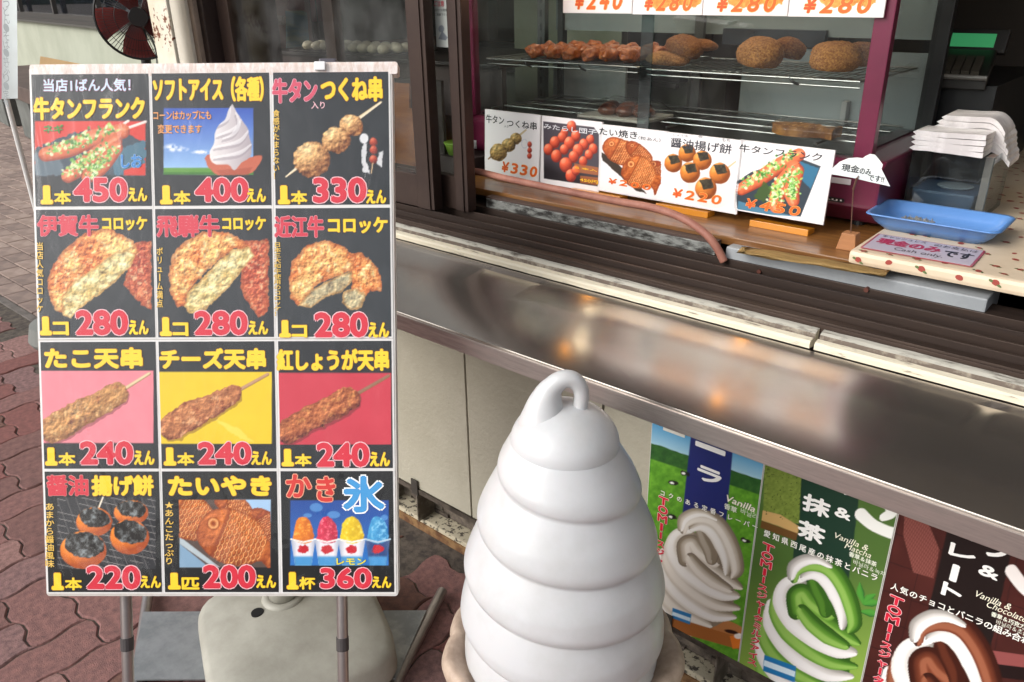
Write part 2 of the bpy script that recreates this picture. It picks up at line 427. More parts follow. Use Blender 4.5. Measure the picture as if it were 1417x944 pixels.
S = 0.1275; PX0, PY0 = -1.92, 0.3475
def warp(x, y):
    a = (x - PX0) / S; b = (y - PY0) / S
    f = a - math.floor(a)
    # long edges step in a zigzag, short edges run in a soft wave
    zz = 0.010 * (f / .3 if f < .3 else (1 - (f - .3) / .2 * 2) if f < .5 else (-1) if f < .8 else (-1 + (f - .8) / .2)) if False else \
        0.0085 * math.copysign(min(1, abs(math.sin(2 * math.pi * f)) * 1.6), math.sin(2 * math.pi * f))
    g_ = b - math.floor(b)
    return x + 0.006 * math.sin(2 * math.pi * g_), y + zz
reds = [mat('red_paver_%s' % n, c, .9, c2=c2, scale=sc * 6, mix=(.38, .72), detail=12, bump=.9, bscale=330)
        for n, c, c2, sc in (('a', '8B635E', '604644', 9), ('b', '7F5B56', '5B423F', 7), ('c', '98736D', '6B4F4B', 11), ('d', '765347', '533E3A', 8), ('e', '8D6B68', '584444', 10), ('f', '84544F', '66433F', 9))]
def paver_mesh(bm, i, j, w, h, z, gap=0.0019, tilt=(0, 0)):
    """one wavy interlocking paver: cells i..i+w, j..j+h"""
    x0, y0, x1, y1 = PX0 + i * S, PY0 + j * S, PX0 + (i + w) * S, PY0 + (j + h) * S
    loop = []; k = 8
    def edge(a, b, n): return [(a[0] + (b[0] - a[0]) * t / n, a[1] + (b[1] - a[1]) * t / n) for t in range(n)]
    loop = edge((x0, y0), (x1, y0), k * w) + edge((x1, y0), (x1, y1), k * h) + edge((x1, y1), (x0, y1), k * w) + edge((x0, y1), (x0, y0), k * h)
    W = [Vector(warp(*p)) for p in loop]; n = len(W)
    def ins(W, d):
        out = []
        for q in range(n):
            t = (W[(q + 1) % n] - W[q - 1]).normalized(); out.append(W[q] + Vector((-t.y, t.x)) * d)
        return out
    A = ins(W, gap); Bq = ins(W, gap + 0.0035); cx, cy = (x0 + x1) / 2, (y0 + y1) / 2
    zt = lambda p, dz: z + dz + (p.x - cx) * tilt[0] + (p.y - cy) * tilt[1]
    r0 = [bm.verts.new((p.x, p.y, z - .016)) for p in A]; r1 = [bm.verts.new((p.x, p.y, zt(p, -.0045))) for p in A]
    r2 = [bm.verts.new((p.x, p.y, zt(p, 0))) for p in Bq]
    for a, b in ((r0, r1), (r1, r2)):
        for q in range(n): bm.faces.new((a[q], a[(q + 1) % n], b[(q + 1) % n], b[q]))
    bm.faces.new(r2)
def seen(x, y, z=0, m=60):
    v = (np.array([x, y, z]) - CP) @ RM
    if v[2] < .1: return False
    px, py = PCX + FPX * v[0] / v[2], PCY + FPX * v[1] / v[2]
    return -m < px < RES + m and -m < py < 944 + m
bm = B(); box(bm, -4.75, 1.6, -2.6, 1.19, -0.2, -0.0055); box(bm, -2.899, 1.6, 1.1901, 1.34, -0.2, -0.0055)
pave = obj('pavement', bm, m_ground); tag(pave, 'red wavy interlocking pavers laid before the shop', kind='structure')
cells = []
for i in range(-26, 28):
    for j in range(-24, 10):
        d = (i - j + 2) % 4
        if d == 0: cells.append((i, j, 2, 1))
        elif d == 3: cells.append((i, j, 1, 2))
near, rest = [], []
for c in cells:
    x, y = PX0 + (c[0] + c[2] / 2) * S, PY0 + (c[1] + c[3] / 2) * S
    if y + c[3] * S / 2 > (1.33 if x - c[2] * S / 2 > -2.9 else 1.20) or x < -4.7 or x > 1.5: continue
    # pavers in view: the strip left of the board, the band below it, the gap by the wall
    v = (np.array([x, y, 0]) - CP) @ RM
    px = PCX + FPX * v[0] / v[2]; py = PCY + FPX * v[1] / v[2]
    (near if v[2] > .1 and seen(x, y, m=70) and (px < 130 or py > 700) else rest).append(c)
near.sort(key=lambda c: (PX0 + c[0] * S) ** 2 + (PY0 + c[1] * S) ** 2); rest += near[298:]; near = near[:298]
random.seed(11)
proto = {}
for c in near:
    w_, h_ = c[2], c[3]
    if (w_, h_) not in proto:
        bm = B(); paver_mesh(bm, 0, 0, w_, h_, 0); bmesh.ops.translate(bm, verts=bm.verts, vec=(-PX0, -PY0, 0))
        proto[(w_, h_)] = []
        for mm in reds:
            b2 = bm.copy(); me = bpy.data.meshes.new('paver'); b2.to_mesh(me); b2.free(); me.materials.append(mm); proto[(w_, h_)].append(me)
        bm.free()
    o = bpy.data.objects.new('paver', random.choice(proto[(w_, h_)])); link(o, pave)
    o.location = (PX0 + c[0] * S, PY0 + c[1] * S, random.uniform(-.002, .002)); o.rotation_euler = (random.gauss(0, .006), random.gauss(0, .006), 0)
bm = B()
for c in rest: paver_mesh(bm, *c, random.uniform(-.002, .001))
obj('paver', bm, reds[0], pave, kind='stuff')
# border strip and light bricks beyond it
m_strip = mat('border_concrete', '6E6762', .9, c2='59534F', scale=14, bump=.4, bscale=200)
bm = B(); box(bm, -30, -2.9, 1.193, 1.232, -.2, 0.001); k = obj('kerb_strip', bm, m_strip, bevel=.003); tag(k, 'narrow grey border strip between red and light paving', kind='structure')
lights_ = [mat('light_brick_' + n, c, .9, c2=c2, scale=10, bump=.4, bscale=220) for n, c, c2 in (('a', '9A877D', '85736B'), ('b', '8F7C73', '7A6A63'), ('c', 'A28F85', '8D7A70'))]
bm = B(); box(bm, -30, -2.9, 1.233, 9, -.2, -0.009)
path = obj('path', bm, mat('brick_joint', '5E5650', .95)); tag(path, 'light brown brick path in front of the far wall', kind='structure')
bricks, far = [], []
for j in range(0, 50):
    y = 1.30 + (j + .5) * .128 - .065
    for i in range(0, 130):
        x = -3.0 - (i + .5 + (.5 if j % 2 else 0)) * .195
        v = (np.array([x, y, 0]) - CP) @ RM; px = PCX + FPX * v[0] / max(v[2], .01); py = PCY + FPX * v[1] / max(v[2], .01)
        (bricks if (px < 62 and px > -60 and py > 205) else far).append((x, y))
bp = []
for mm in lights_:
    bm = B(); box(bm, -.0945, .0945, -.061, .061, -.02, 0)
    bmesh.ops.bevel(bm, geom=[e for e in bm.edges if e.verts[0].co.z > -.01 and e.verts[1].co.z > -.01], offset=.004, segments=1, affect='EDGES')
    me = bpy.data.meshes.new('brick'); bm.to_mesh(me); bm.free(); me.materials.append(mm); bp.append(me)
bricks.sort(key=lambda p: p[0] ** 2 + p[1] ** 2)
far += bricks[290:]; bricks = bricks[:290]
for x, y in bricks:
    o = bpy.data.objects.new('brick', random.choice(bp)); link(o, path); o.location = (x, y, random.uniform(-.002, .001))
V = []; F = []; MI = []
for x, y in far:
    k = len(V); dz = random.uniform(-.002, .001)
    for sx, sy, z in ((-1, -1, -.01), (1, -1, -.01), (1, 1, -.01), (-1, 1, -.01), (-1, -1, 0), (1, -1, 0), (1, 1, 0), (-1, 1, 0)):
        V.append((x + sx * (.0945 if z else .0915), y + sy * (.061 if z else .058), z + dz if z == 0 else z))
    F += [(k + 4, k + 5, k + 6, k + 7)] + [(k + a, k + (a + 1) % 4, k + 4 + (a + 1) % 4, k + 4 + a) for a in range(4)]; MI += [random.randrange(3)] * 5
raw_mesh('brick', V, F, lights_, MI, path, kind='stuff')
# wooded hills all round behind the viewer (seen only as reflections)
m_hill = mat('hill_trees', '2E3A2A', .95, c2='1B241A', scale=.2, bump=.5)
bm = B(); R0 = 120
prev = None; first = None
for k in range(145):
    a = math.radians(150 + k * 1.8)
    h = 9 + 5 * mnoise.noise(Vector((k * .11, 0, 0))) + 2.2 * mnoise.noise(Vector((k * .9, 3, 0))) + 1.3 * random.random()
    ring = [bm.verts.new((math.cos(a) * (R0 + d), math.sin(a) * (R0 + d), z)) for d, z in ((0, -.4), (3, h * .55), (9, h * .9), (20, h), (60, h * .6))]
    if prev:
        for a_, b_ in zip(range(4), range(1, 5)): bm.faces.new((prev[a_], ring[a_], ring[b_], prev[b_]))
    prev = ring
tag(obj('hills', bm, m_hill), 'distant dark wooded hills across the street', kind='structure')

# ================================================================ the shop building
WY = 1.27
m_side = mat('cream_siding', 'ABA696', .75, c2='A29D8C', scale=3, bump=1.0, bscale=85)
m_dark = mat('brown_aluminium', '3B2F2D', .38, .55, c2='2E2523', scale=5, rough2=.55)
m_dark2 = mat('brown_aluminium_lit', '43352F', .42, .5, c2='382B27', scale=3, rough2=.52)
m_track = mat('brown_track', '43362F', .45, .5, c2='352A25', scale=5, stretch=(.6, 8, 8), rough2=.58)
m_white = mat('white_painted_trim', 'C9C4B6', .6, c2='B7B1A3', scale=4, bump=.2)
m_found = mat('foundation_concrete', '7A6F63', .95, c2='3A332E', scale=16, mix=(.35, .65), bump=1, bscale=60)
m_curbs = mat('speckled_curb', 'B7AE97', .9, c2='4A433B', scale=60, mix=(.52, .6), detail=3, bump=.4, bscale=120)
shop = thing('shop_building', 'cream sided snack shop with brown sliding windows and counter', 'building', (-1.2, 1.4, 0))
joints = [-3.0, -2.58, -2.14, -1.700, -1.280, -0.862, -.43, .0, .44, .88, 1.32]
rnd = random.Random(5)
for a, b in zip(joints, joints[1:]):
    bm = B(); box(bm, a + .003, b - .003, WY, WY + .016, .172, .878)
    obj('siding_panel', bm, m_side, shop, bevel=.0015)
bm = B(); box(bm, -2.98, 1.32, WY + .014, WY + .3, .168, .868); obj('wall_core', bm, mat('joint_shadow_board', '3B3631', .9), shop)
bm = B(); box(bm, -2.98, 1.32, WY - .004, WY + .02, .156, .170); obj('drip_rail', bm, mat('drip_rail', '5C544B', .6, .3, c2='3A332D', scale=20), shop)
bm = B(); box(bm, -2.98, 1.32, WY + .085, WY + .4, -.1, .166)
for q in range(70):
    x = rnd.uniform(-2.9, .3); r = rnd.uniform(.008, .02); t = rnd.uniform(.0, .15)
    obox(bm, (x, WY + .085, t), (1, 0, 0), (0, 1, 0), (0, 0, 1), r * 1.8, r * .5, r)
obj('foundation', bm, m_found, shop)
m_rust = mat('rusty_angle', '8A6A45', .8, c2='5B3A22', scale=25, mix=(.4, .6), bump=.5)
bm = B(); box(bm, -2.98, 1.32, WY + .028, WY + .085, -.05, .036); obj('footing', bm, m_curbs, shop, bevel=.004)
bm = B(); box(bm, -2.98, 1.32, WY + .024, WY + .030, -.01, .022); obj('rusty_edge', bm, m_rust, shop)
m_gal = mat('galvanised_bracket', '8E877C', .55, .5, c2='5F574C', scale=20)
for x in (-2.2, -1.93, -1.66, -1.52, -1.29, -1.05, -.8, -.55, -.3, -.05):
    bm = B(); box(bm, x, x + .004, WY + .012, WY + .085, .036, .156); box(bm, x, x + .035, WY + .081, WY + .085, .036, .156); obj('bracket', bm, m_gal, shop)
for x in (-1.515, -.68):
    bm = B(); box(bm, x, x + .026, WY - .008, WY - .003, .15, .20); obj('clip_plate', bm, mat('dark_clip', '4B4843', .5, .4), shop, bevel=.001)

# white sill: two weathered steps, with one joint
m_sill = mat('weathered_cream_paint', 'CFC7B2', .7, c2='6B6257', scale=42, mix=(.56, .66), detail=10, bump=.7, bscale=120, stretch=(.3, 1.6, 1.6))
m_sill2 = mat('weathered_grey_paint', 'B0ADA2', .75, c2='5A544C', scale=48, mix=(.52, .64), detail=10, bump=.7, bscale=120, stretch=(.35, 1.4, 1.4))
m_groove = mat('dirty_groove', '6B5F54', .8, c2='A39A8A', scale=30, mix=(.5, .65), detail=8)
xj = float(at_y(1130, 455, 1.31)[0])
def sill_piece(x0, x1):
    seg = max(2, int((x1 - x0) / .03))
    prof = [(1.299, .905), (1.298, .914), (1.301, .9185), (1.3125, .921), (1.3135, .917), (1.3195, .918), (1.3205, .926), (1.328, .9295), (1.336, .9305), (1.338, .9305), (1.338, .90)]
    bm = B(); V = []
    for i in range(seg + 1):
        x = x0 + (x1 - x0) * i / seg
        V.append([bm.verts.new((x, y + .0009 * mnoise.noise(Vector((x * 22, k, 0))), z + .0009 * mnoise.noise(Vector((x * 25, k + 9, 0))))) for k, (y, z) in enumerate(prof)])
    for a, b in zip(V, V[1:]):
        for k in range(len(prof)):
            f = bm.faces.new((a[k], b[k], b[(k + 1) % len(prof)], a[(k + 1) % len(prof)])); f.material_index = 0 if k < 3 else (2 if k < 6 else 1)
    bm.faces.new(V[0]); bm.faces.new(V[-1][::-1])
    return obj('window_sill', bm, [m_sill, m_sill2, m_groove], shop)
sill_piece(-3.0, xj - .004); sill_piece(xj + .004, 1.3)
# brown sliding track with rails
bm = B()
zt = .950
box(bm, -2.52, 1.3, 1.3385, 1.545, .80, zt - .012)
for y, w_, h in ((1.3395, .020, -.007), (1.3660, .005, .004), (1.3940, .006, .012), (1.4005, .016, -.004), (1.4460, .006, .014), (1.4525, .014, -.002), (1.4860, .060, .018)):
    box(bm, -2.52, 1.3, y, y + w_, zt - .012, zt + h)
obj('window_track', bm, m_track, shop, bevel=.0008)
bm = B(); box(bm, -2.0, 1.3, 1.3800, 1.3935, zt - .012, zt - .0105); obj('track_dust_strip', bm, mat('rust_tint', '5A2F24', .6, .3), shop)
# window header, upper wall, eave (above the frame of the photograph)
bm = B(); box(bm, -2.52, 1.3, 1.34, 1.56, 2.0, 2.1); obj('window_head', bm, m_dark, shop)
bm = B(); box(bm, -2.98, 1.32, WY, 1.6, 2.1, 3.2); obj('upper_wall', bm, m_side, shop)
bm = B(); box(bm, -3.1, 1.4, 1.0, 1.8, 3.2, 3.35); obj('eave', bm, m_white, shop)
# left corner: painted trims, rusty post stands apart
xo = lambda px, y: float(at_y(px, 0, y)[0])
bm = B(); box(bm, xo(214, 1.34), xo(231, 1.34), 1.34, 1.62, 0.0, 3.2); obj('corner_trim', bm, m_white, shop, bevel=.004)
bm = B(); box(bm, xo(232, 1.32), xo(254.5, 1.32), 1.32, 1.62, 0.0, 3.2); obj('corner_board', bm, mat('cream_board', 'D6D1C6', .7, c2='C6C0B3', scale=5, bump=.4, bscale=90), shop, bevel=.003)
bm = B(); box(bm, xo(255, 1.33), xo(265, 1.33), 1.33, 1.62, .95, 3.2); obj('reveal_trim', bm, mat('tan_trim', '8D7D70', .6, c2='77685D', scale=6), shop, bevel=.002)
JX = xo(265.4, 1.345)
bm = B(); box(bm, JX, JX + .055, 1.345, 1.60, .95, 2.1); obj('window_jamb', bm, m_dark, shop, bevel=.002)
# interior room
m_in = mat('interior_wall', '8C8078', .85, c2='7A6F68', scale=2)
bm = B(); box(bm, -2.9, 1.32, 4.2, 4.3, 0, 2.9); obj('back_wall', bm, m_in, shop)
bm = B(); box(bm, -2.98, -2.90, 1.63, 4.3, 0, 3.2); obj('end_wall', bm, mat('pinkish_brown_wall', '9A7E74', .8, c2='866A60', scale=1.5), shop)
bm = B(); box(bm, 1.32, 1.40, 1.27, 4.3, 0, 3.2); obj('end_wall', bm, m_in, shop)
bm = B(); box(bm, -2.9, 1.32, 1.6, 4.2, -.05, .02); obj('floor', bm, mat('shop_floor', '7A746E', .6), shop)
bm = B(); box(bm, -2.98, 1.4, 1.56, 4.3, 2.9, 3.0); obj('ceiling', bm, mat('ceiling_board', 'B8B4AA', .9), shop)
bm = B(); box(bm, -2.9, -1.9, 4.1, 4.17, .02, 1.05); obj('wainscot', bm, mat('brown_wainscot', '6B5548', .6, c2='5A463B', scale=4), shop)

# steel counter shelf
m_steel = mat('brushed_steel', 'CCC4BC', .19, .95, aniso=.7, c2='BFB7AF', scale=4, mix=(.35, .65))
cn = thing('steel_counter', 'long stainless steel shelf under the shop windows above posters', 'counter', (-.9, 1.15, .86))
pr = [(1.03, .826), (1.0300, .8600), (1.0312, .8630), (1.036, .8645), (1.12, .878), (1.20, .8855), (1.285, .8945), (1.298, .902), (1.298, .894), (1.25, .884), (1.04, .858), (1.036, .826)]
bm = B(); N = 160; V = []
for i in range(N + 1):
    x = -2.95 + 4.25 * i / N
    V.append([bm.verts.new((x, y, z + (.0011 * mnoise.noise(Vector((x * 3.1, y * 9, 0))) if 1.04 < y < 1.29 and k < 8 else 0))) for k, (y, z) in enumerate(pr)])
for a, b in zip(V, V[1:]):
    for k in range(len(pr)): bm.faces.new((a[k], b[k], b[(k + 1) % len(pr)], a[(k + 1) % len(pr)]))
bm.faces.new(V[0]); bm.faces.new(V[-1][::-1])
shade_auto(obj('counter_top', bm, m_steel, cn), 25)
m_lip = mat('steel_lip', 'B8AFAA', .3, .8, c2='A39A95', scale=5, stretch=(2, 25, 25), rough2=.42)
bm = B(); box(bm, -2.95, 1.3, 1.0265, 1.0295, .8235, .8585); obj('front_lip', bm, m_lip, cn, bevel=.001)
for x in (-2.4, -1.7, -1.06, -.43, .2, .8):
    bm = B(); prism(bm, [(1.06, .856), (1.268, .87), (1.268, .72), (1.255, .72)], x, x + .004, lambda a, b, w_: (w_, a, b)); obj('support_bracket', bm, m_gal, cn)

# sliding windows: outer panel at the left, inner panel peeping out beside it
m_glass = glass('window_glass', 'F4F6F5', 1.5, 0, dirt=.06)
def sash(label, x0, x1, y, st, zb, rail):
    t = thing('sliding_window', label, 'window', ((x0 + x1) / 2, y, zb))
    for a, b in ((x0, x0 + st), (x1 - st, x1)):
        bm = B(); box(bm, a, b, y - .015, y + .015, zb, 2.0)
        if b == x1: box(bm, a + .006, b - .012, y - .019, y - .0152, zb, 2.0)
        obj('stile', bm, m_dark2, t, bevel=.0015)
    bm = B(); box(bm, x0 + st, x1 - st, y - .013, y + .013, zb, zb + rail); obj('bottom_rail', bm, m_dark2, t, bevel=.0015)
    bm = B(); box(bm, x0 + st, x1 - st, y - .013, y + .013, 1.94, 2.0); obj('top_rail', bm, m_dark, t)
    bm = B(); box(bm, x0 + st, x1 - st, y - .003, y + .003, zb + rail, 1.94); obj('glass', bm, m_glass, t)
    return t
sash('brown framed sliding window left of the stile, buns seen behind its glass', JX + .056, -1.485, 1.405, .062, .966, .085)
sash('narrow inner sliding window with white notice beside the food warmer', -1.93, -1.405, 1.447, .046, .966, .085)
# white notice stuck on the inner window's glass strip
pn = Plane((-1.52, 1.4435, 1.3), (1, 0, 0), (0, 0, 1))
u0, v0, u1, v1 = pxbox(pn, 600, -20, 626, 66)
nb = thing('notice', 'white paper notice with red heading taped inside the narrow window', 'notice', pn.P(u0, v0))
p = Pic(pn, u0, v0, u1, v1, .0012, 'AEB3AE')
p.put(p.ell(611, 40, 4, 5) * .7, '5E6570'); p.put(p.poly([(607, 54), (612, 43), (620, 52), (617, 56)]) * .8, '5E6570')
p.build('notice_sheet', nb, rough=.6)
lettering(pn, [('ご注意', *pxbox(pn, 601, 1, 615, 9), 'B0404A', .02, None, 0), ('店内での飲食は', *pxbox(pn, 602, 12, 622, 16), '3A3F3D', .01, None, 0),
               ('ご遠慮下さい', *pxbox(pn, 602, 18, 620, 22), '3A3F3D', .01, None, 0)], nb)
# rusty white gutter post at the shop's left corner
rp = mat('rusty_white_post', 'D8D2C2', .6, c2='C9B48F', scale=4, mix=(.45, .75), bump=.3)
N_ = rp.node_tree.nodes; L_ = rp.node_tree.links; b_ = N_['Principled BSDF']; src = b_.inputs['Base Color'].links[0].from_socket
tc = N_.new('ShaderNodeTexCoord'); nz = N_.new('ShaderNodeTexNoise'); nz.inputs['Scale'].default_value = 75; nz.inputs['Detail'].default_value = 6
L_.new(tc.outputs['Object'], nz.inputs['Vector'])
sp = N_.new('ShaderNodeSeparateXYZ'); L_.new(tc.outputs['Object'], sp.inputs[0])
bandn = N_.new('ShaderNodeMath'); bandn.operation = 'SUBTRACT'; L_.new(sp.outputs['Z'], bandn.inputs[0]); bandn.inputs[1].default_value = 1.385
ab = N_.new('ShaderNodeMath'); ab.operation = 'ABSOLUTE'; L_.new(bandn.outputs[0], ab.inputs[0])
mr = N_.new('ShaderNodeMapRange'); L_.new(ab.outputs[0], mr.inputs[0]); mr.inputs[1].default_value = 0; mr.inputs[2].default_value = .09; mr.inputs[3].default_value = .12; mr.inputs[4].default_value = -.08
ad = N_.new('ShaderNodeMath'); ad.operation = 'ADD'; L_.new(nz.outputs['Fac'], ad.inputs[0]); L_.new(mr.outputs[0], ad.inputs[1])
rr = N_.new('ShaderNodeMapRange'); L_.new(ad.outputs[0], rr.inputs[0]); rr.inputs[1].default_value = .62; rr.inputs[2].default_value = .67
mx = N_.new('ShaderNodeMix'); mx.data_type = 'RGBA'; mx.inputs[7].default_value = (*lin('6B3A1E'), 1)
L_.new(src, mx.inputs[6]); L_.new(rr.outputs[0], mx.inputs[0]); L_.new(mx.outputs[2], b_.inputs['Base Color'])
x_ = (xo(203, 1.24) + xo(229, 1.24)) / 2
bm = B(); box(bm, xo(203, 1.24), xo(229, 1.24), 1.24, 1.252, 0, 3.2)
o = obj('gutter_post', bm, rp, bevel=.004); base_at(o, (x_, 1.246, 0)); tag(o, 'rust spotted white post at the corner between fan and shop window', 'post')
# ================================================================ menu board
W_ = .66
def _board_pose():
    """the board is a flat rectangle seen in perspective: recover where it stands from its four corners"""
    dst = [(39.6, 96), (539, 92), (549.5, 822), (65.8, 822)]; src = [(0, 1), (1, 1), (1, 0), (0, 0)]; A = []
    for (x, y), (u, v) in zip(src, dst): A += [[x, y, 1, 0, 0, 0, -u * x, -u * y, -u], [0, 0, 0, x, y, 1, -v * x, -v * y, -v]]
    H = np.linalg.svd(np.array(A))[2][-1].reshape(3, 3); K = np.array([[FPX, 0, PCX], [0, FPX, PCY], [0, 0, 1]]); M = np.linalg.inv(K) @ H
    if M[2, 2] < 0: M = -M
    a, b, t = M.T; k = W_ / np.linalg.norm(a); return CP + RM @ (t * k), RM @ a, RM @ b, float(np.linalg.norm(b) * k)
_O, _U, _V, HB = _board_pose()
bd = Plane(_O, _U, _V)
NV = bd.N
board = thing('menu_board', 'standing photo menu board of twelve black price cards on steel legs', 'menu board', (-1.19, .52, 0))
wpt = lambda a, b, w_: tuple(bd.P(a, b, w_))
def rpoly(u0, v0, u1, v1, r=0.006, n=3):
    out = []
    for cx, cy, a0 in ((u1 - r, v0 + r, -90), (u1 - r, v1 - r, 0), (u0 + r, v1 - r, 90), (u0 + r, v0 + r, 180)):
        for k in range(n + 1):
            a = math.radians(a0 + 90 * k / n); out.append((cx + r * math.cos(a), cy + r * math.sin(a)))
    return out
m_panel = mat('white_board_panel', 'D3D0CC', .5, c2='C5BFB8', scale=6)
bm = B(); prism(bm, rpoly(-.002, -.004, W_ + .002, HB + .004), -.022, 0, wpt); obj('panel', bm, m_panel, board)
bm = B(); prism(bm, rpoly(.0, HB - .014, W_ + .012, HB + .008, .004), -.026, .0015, wpt); obj('top_rail', bm, mat('wrapped_wood_edge', 'D9C6BC', .35, c2='EFE6E2', scale=18, stretch=(6, 6, 1), bump=.4, bscale=60), board)
rows = [(95, 104, 284), (0, 291, 466), (0, 474, 647), (0, 653, 818)]
vr = []
for k, (a, b) in enumerate(((103.5, 286), (290.5, 467.5), (473.5, 648.5), (652.5, 819))):
    vr.append((bd.uv(60, b)[1], bd.uv(60, a)[1]))
cu = [(.003, .2175), (.2235, .4380), (.4455, .6550)]
STEP = .00155
Yc, Yo = 'F7D92B', 'E08A1E'
Rc, Ro = 'D92A3F', 'F6B9C0'
def T(plane, body, b, c=Yc, bold=.035, oc=Yo, ow=.02, sh=0.0):
    return (body, *pxbox(plane, *b), c, bold, oc, ow, sh)
def price(one, n, b1, bn, be):
    return [T(bd, '1', (b1[0], b1[1], b1[0] + (b1[2] - b1[0]) * .42, b1[3]), bold=.06),
            T(bd, one, (b1[0] + (b1[2] - b1[0]) * .42, b1[1] + (b1[3] - b1[1]) * .28, b1[2], b1[3]), bold=.045),
            T(bd, n, bn, Rc, .05, 'F7C6CC', .035), T(bd, 'えん', be, bold=.045)]
def vert(body, b, c='F0C75A', bold=.02, oc='6A3A10', ow=.015):
    x0, y0, x1, y1 = b; n = len(body); h = (y1 - y0) / n; out = []
    for i, ch in enumerate(body):
        if ch in 'ーょっュ！ッ': pass
        m_ = .08 * h
        if ch == 'ー': out.append(T(bd, 'l', ((x0 + x1) / 2 - 1, y0 + i * h + m_, (x0 + x1) / 2 + 1, y0 + (i + 1) * h - m_), c, bold, None, 0))
        else:
            sx = .22 * (x1 - x0) if ch in 'ょっュッ！' else 0
            out.append(T(bd, '~' + ch, (x0, y0 + i * h, x1, y0 + (i + 1) * h), c, bold, oc, ow))
    return out
def croquette(p, back, crumb, cut, seed, warm=('E07C3C', 'F8CC80'), pale=('C8AC68', 'F8EDB8')):
    def crumbs(m, lo, hi, sd_, seed):
        t = fbm(p.X, p.Y, 22, seed, 3); p.put(m, p.h(lo) + (p.h(hi) - p.h(lo)) * np.clip((t - .25) * 1.9, 0, 1)[:, None])
        t2 = fbm(p.X, p.Y, 4.5, seed + 1, 2)
        p.put(m * np.clip((t2 - .60) * 4, 0, .6), 'FCE6B4'); p.put(m * np.clip((.36 - t2) * 4, 0, .4), 'B0501C')
        p.emboss(m, 4.5, seed + 2, .95); p.emboss(m, 11, seed + 3, .9)
        p.put(m * np.clip((6 - sd_) / 9, 0, .5), 'A84A22')
    if back:
        m = p.poly(back, 2.5, 5, seed + 5); crumbs(m, 'C25238', 'E88A60', p.sd, seed + 5); p.put(m * .15, '701C10')
    m = p.poly(crumb, 2.6, 5, seed); crumbs(m, warm[0], warm[1], p.sd, seed)
    m = p.poly(cut, 2, 5, seed + 2); sdc = p.sd; t = fbm(p.X, p.Y, 9, seed + 2, 4)
    p.put(m, p.h(pale[0]) + (p.h(pale[1]) - p.h(pale[0])) * np.clip((t - .28) * 2.2, 0, 1)[:, None])
    p.put(m * np.clip((fbm(p.X, p.Y, 6, seed + 7, 2) - .66) * 5, 0, .45), '8A6A44'); p.emboss(m, 6, seed + 8, 1.0); p.put(m * np.clip((3.5 - sdc) / 5, 0, .5), 'B4732E')
def fried(p, a, b, r0, r1, seed, c='C98248', lo='7A3D22', hi='F0C890', stick='E8D2A8', s2=None):
    r0 *= 1.22; r1 *= 1.22
    if s2: p.tube([b, s2], [2.6, 2.2], stick, '8A6238')
    pts = [a, ((a[0] * 2 + b[0]) / 3 + 1, (a[1] * 2 + b[1]) / 3 - 2), ((a[0] + 2 * b[0]) / 3 - 1, (a[1] + 2 * b[1]) / 3 + 1), b]
    ox, oy = p.X, p.Y; p.X, p.Y = p.warp(3.2, 9, seed)
    sh = p.path([(q[0] + 1.5, q[1] + 3) for q in curve(pts)], resample([r0, r0 * 1.06, (r0 + r1) / 2, r1], len(curve(pts)))); p.put(sh * .35, '401818')
    p.tube(pts, [r0, r0 * 1.06, (r0 + r1) / 2, r1], c, lo, None, bias=.25 if b[1] < a[1] else -.25, tex=.22, seed=seed, tsc=7)
    m = p.path(curve(pts), resample([r0, r0, r1, r1], len(curve(pts)))); p.X, p.Y = ox, oy
    t = fbm(p.X, p.Y, 7, seed + 3, 4)
    p.put(m * np.clip((t - .60) * 4, 0, .6), hi); p.put(m * np.clip((.38 - t) * 4, 0, .45), '8A3A1C'); p.emboss(m, 9, seed + 4, 1.0); p.emboss(m, 4, seed + 5, .3)
def glossy(p, seed):  # faint paper mottling
    p.C += (fbm(p.X, p.Y, 14, seed, 3)[:, None] - .5) * .035

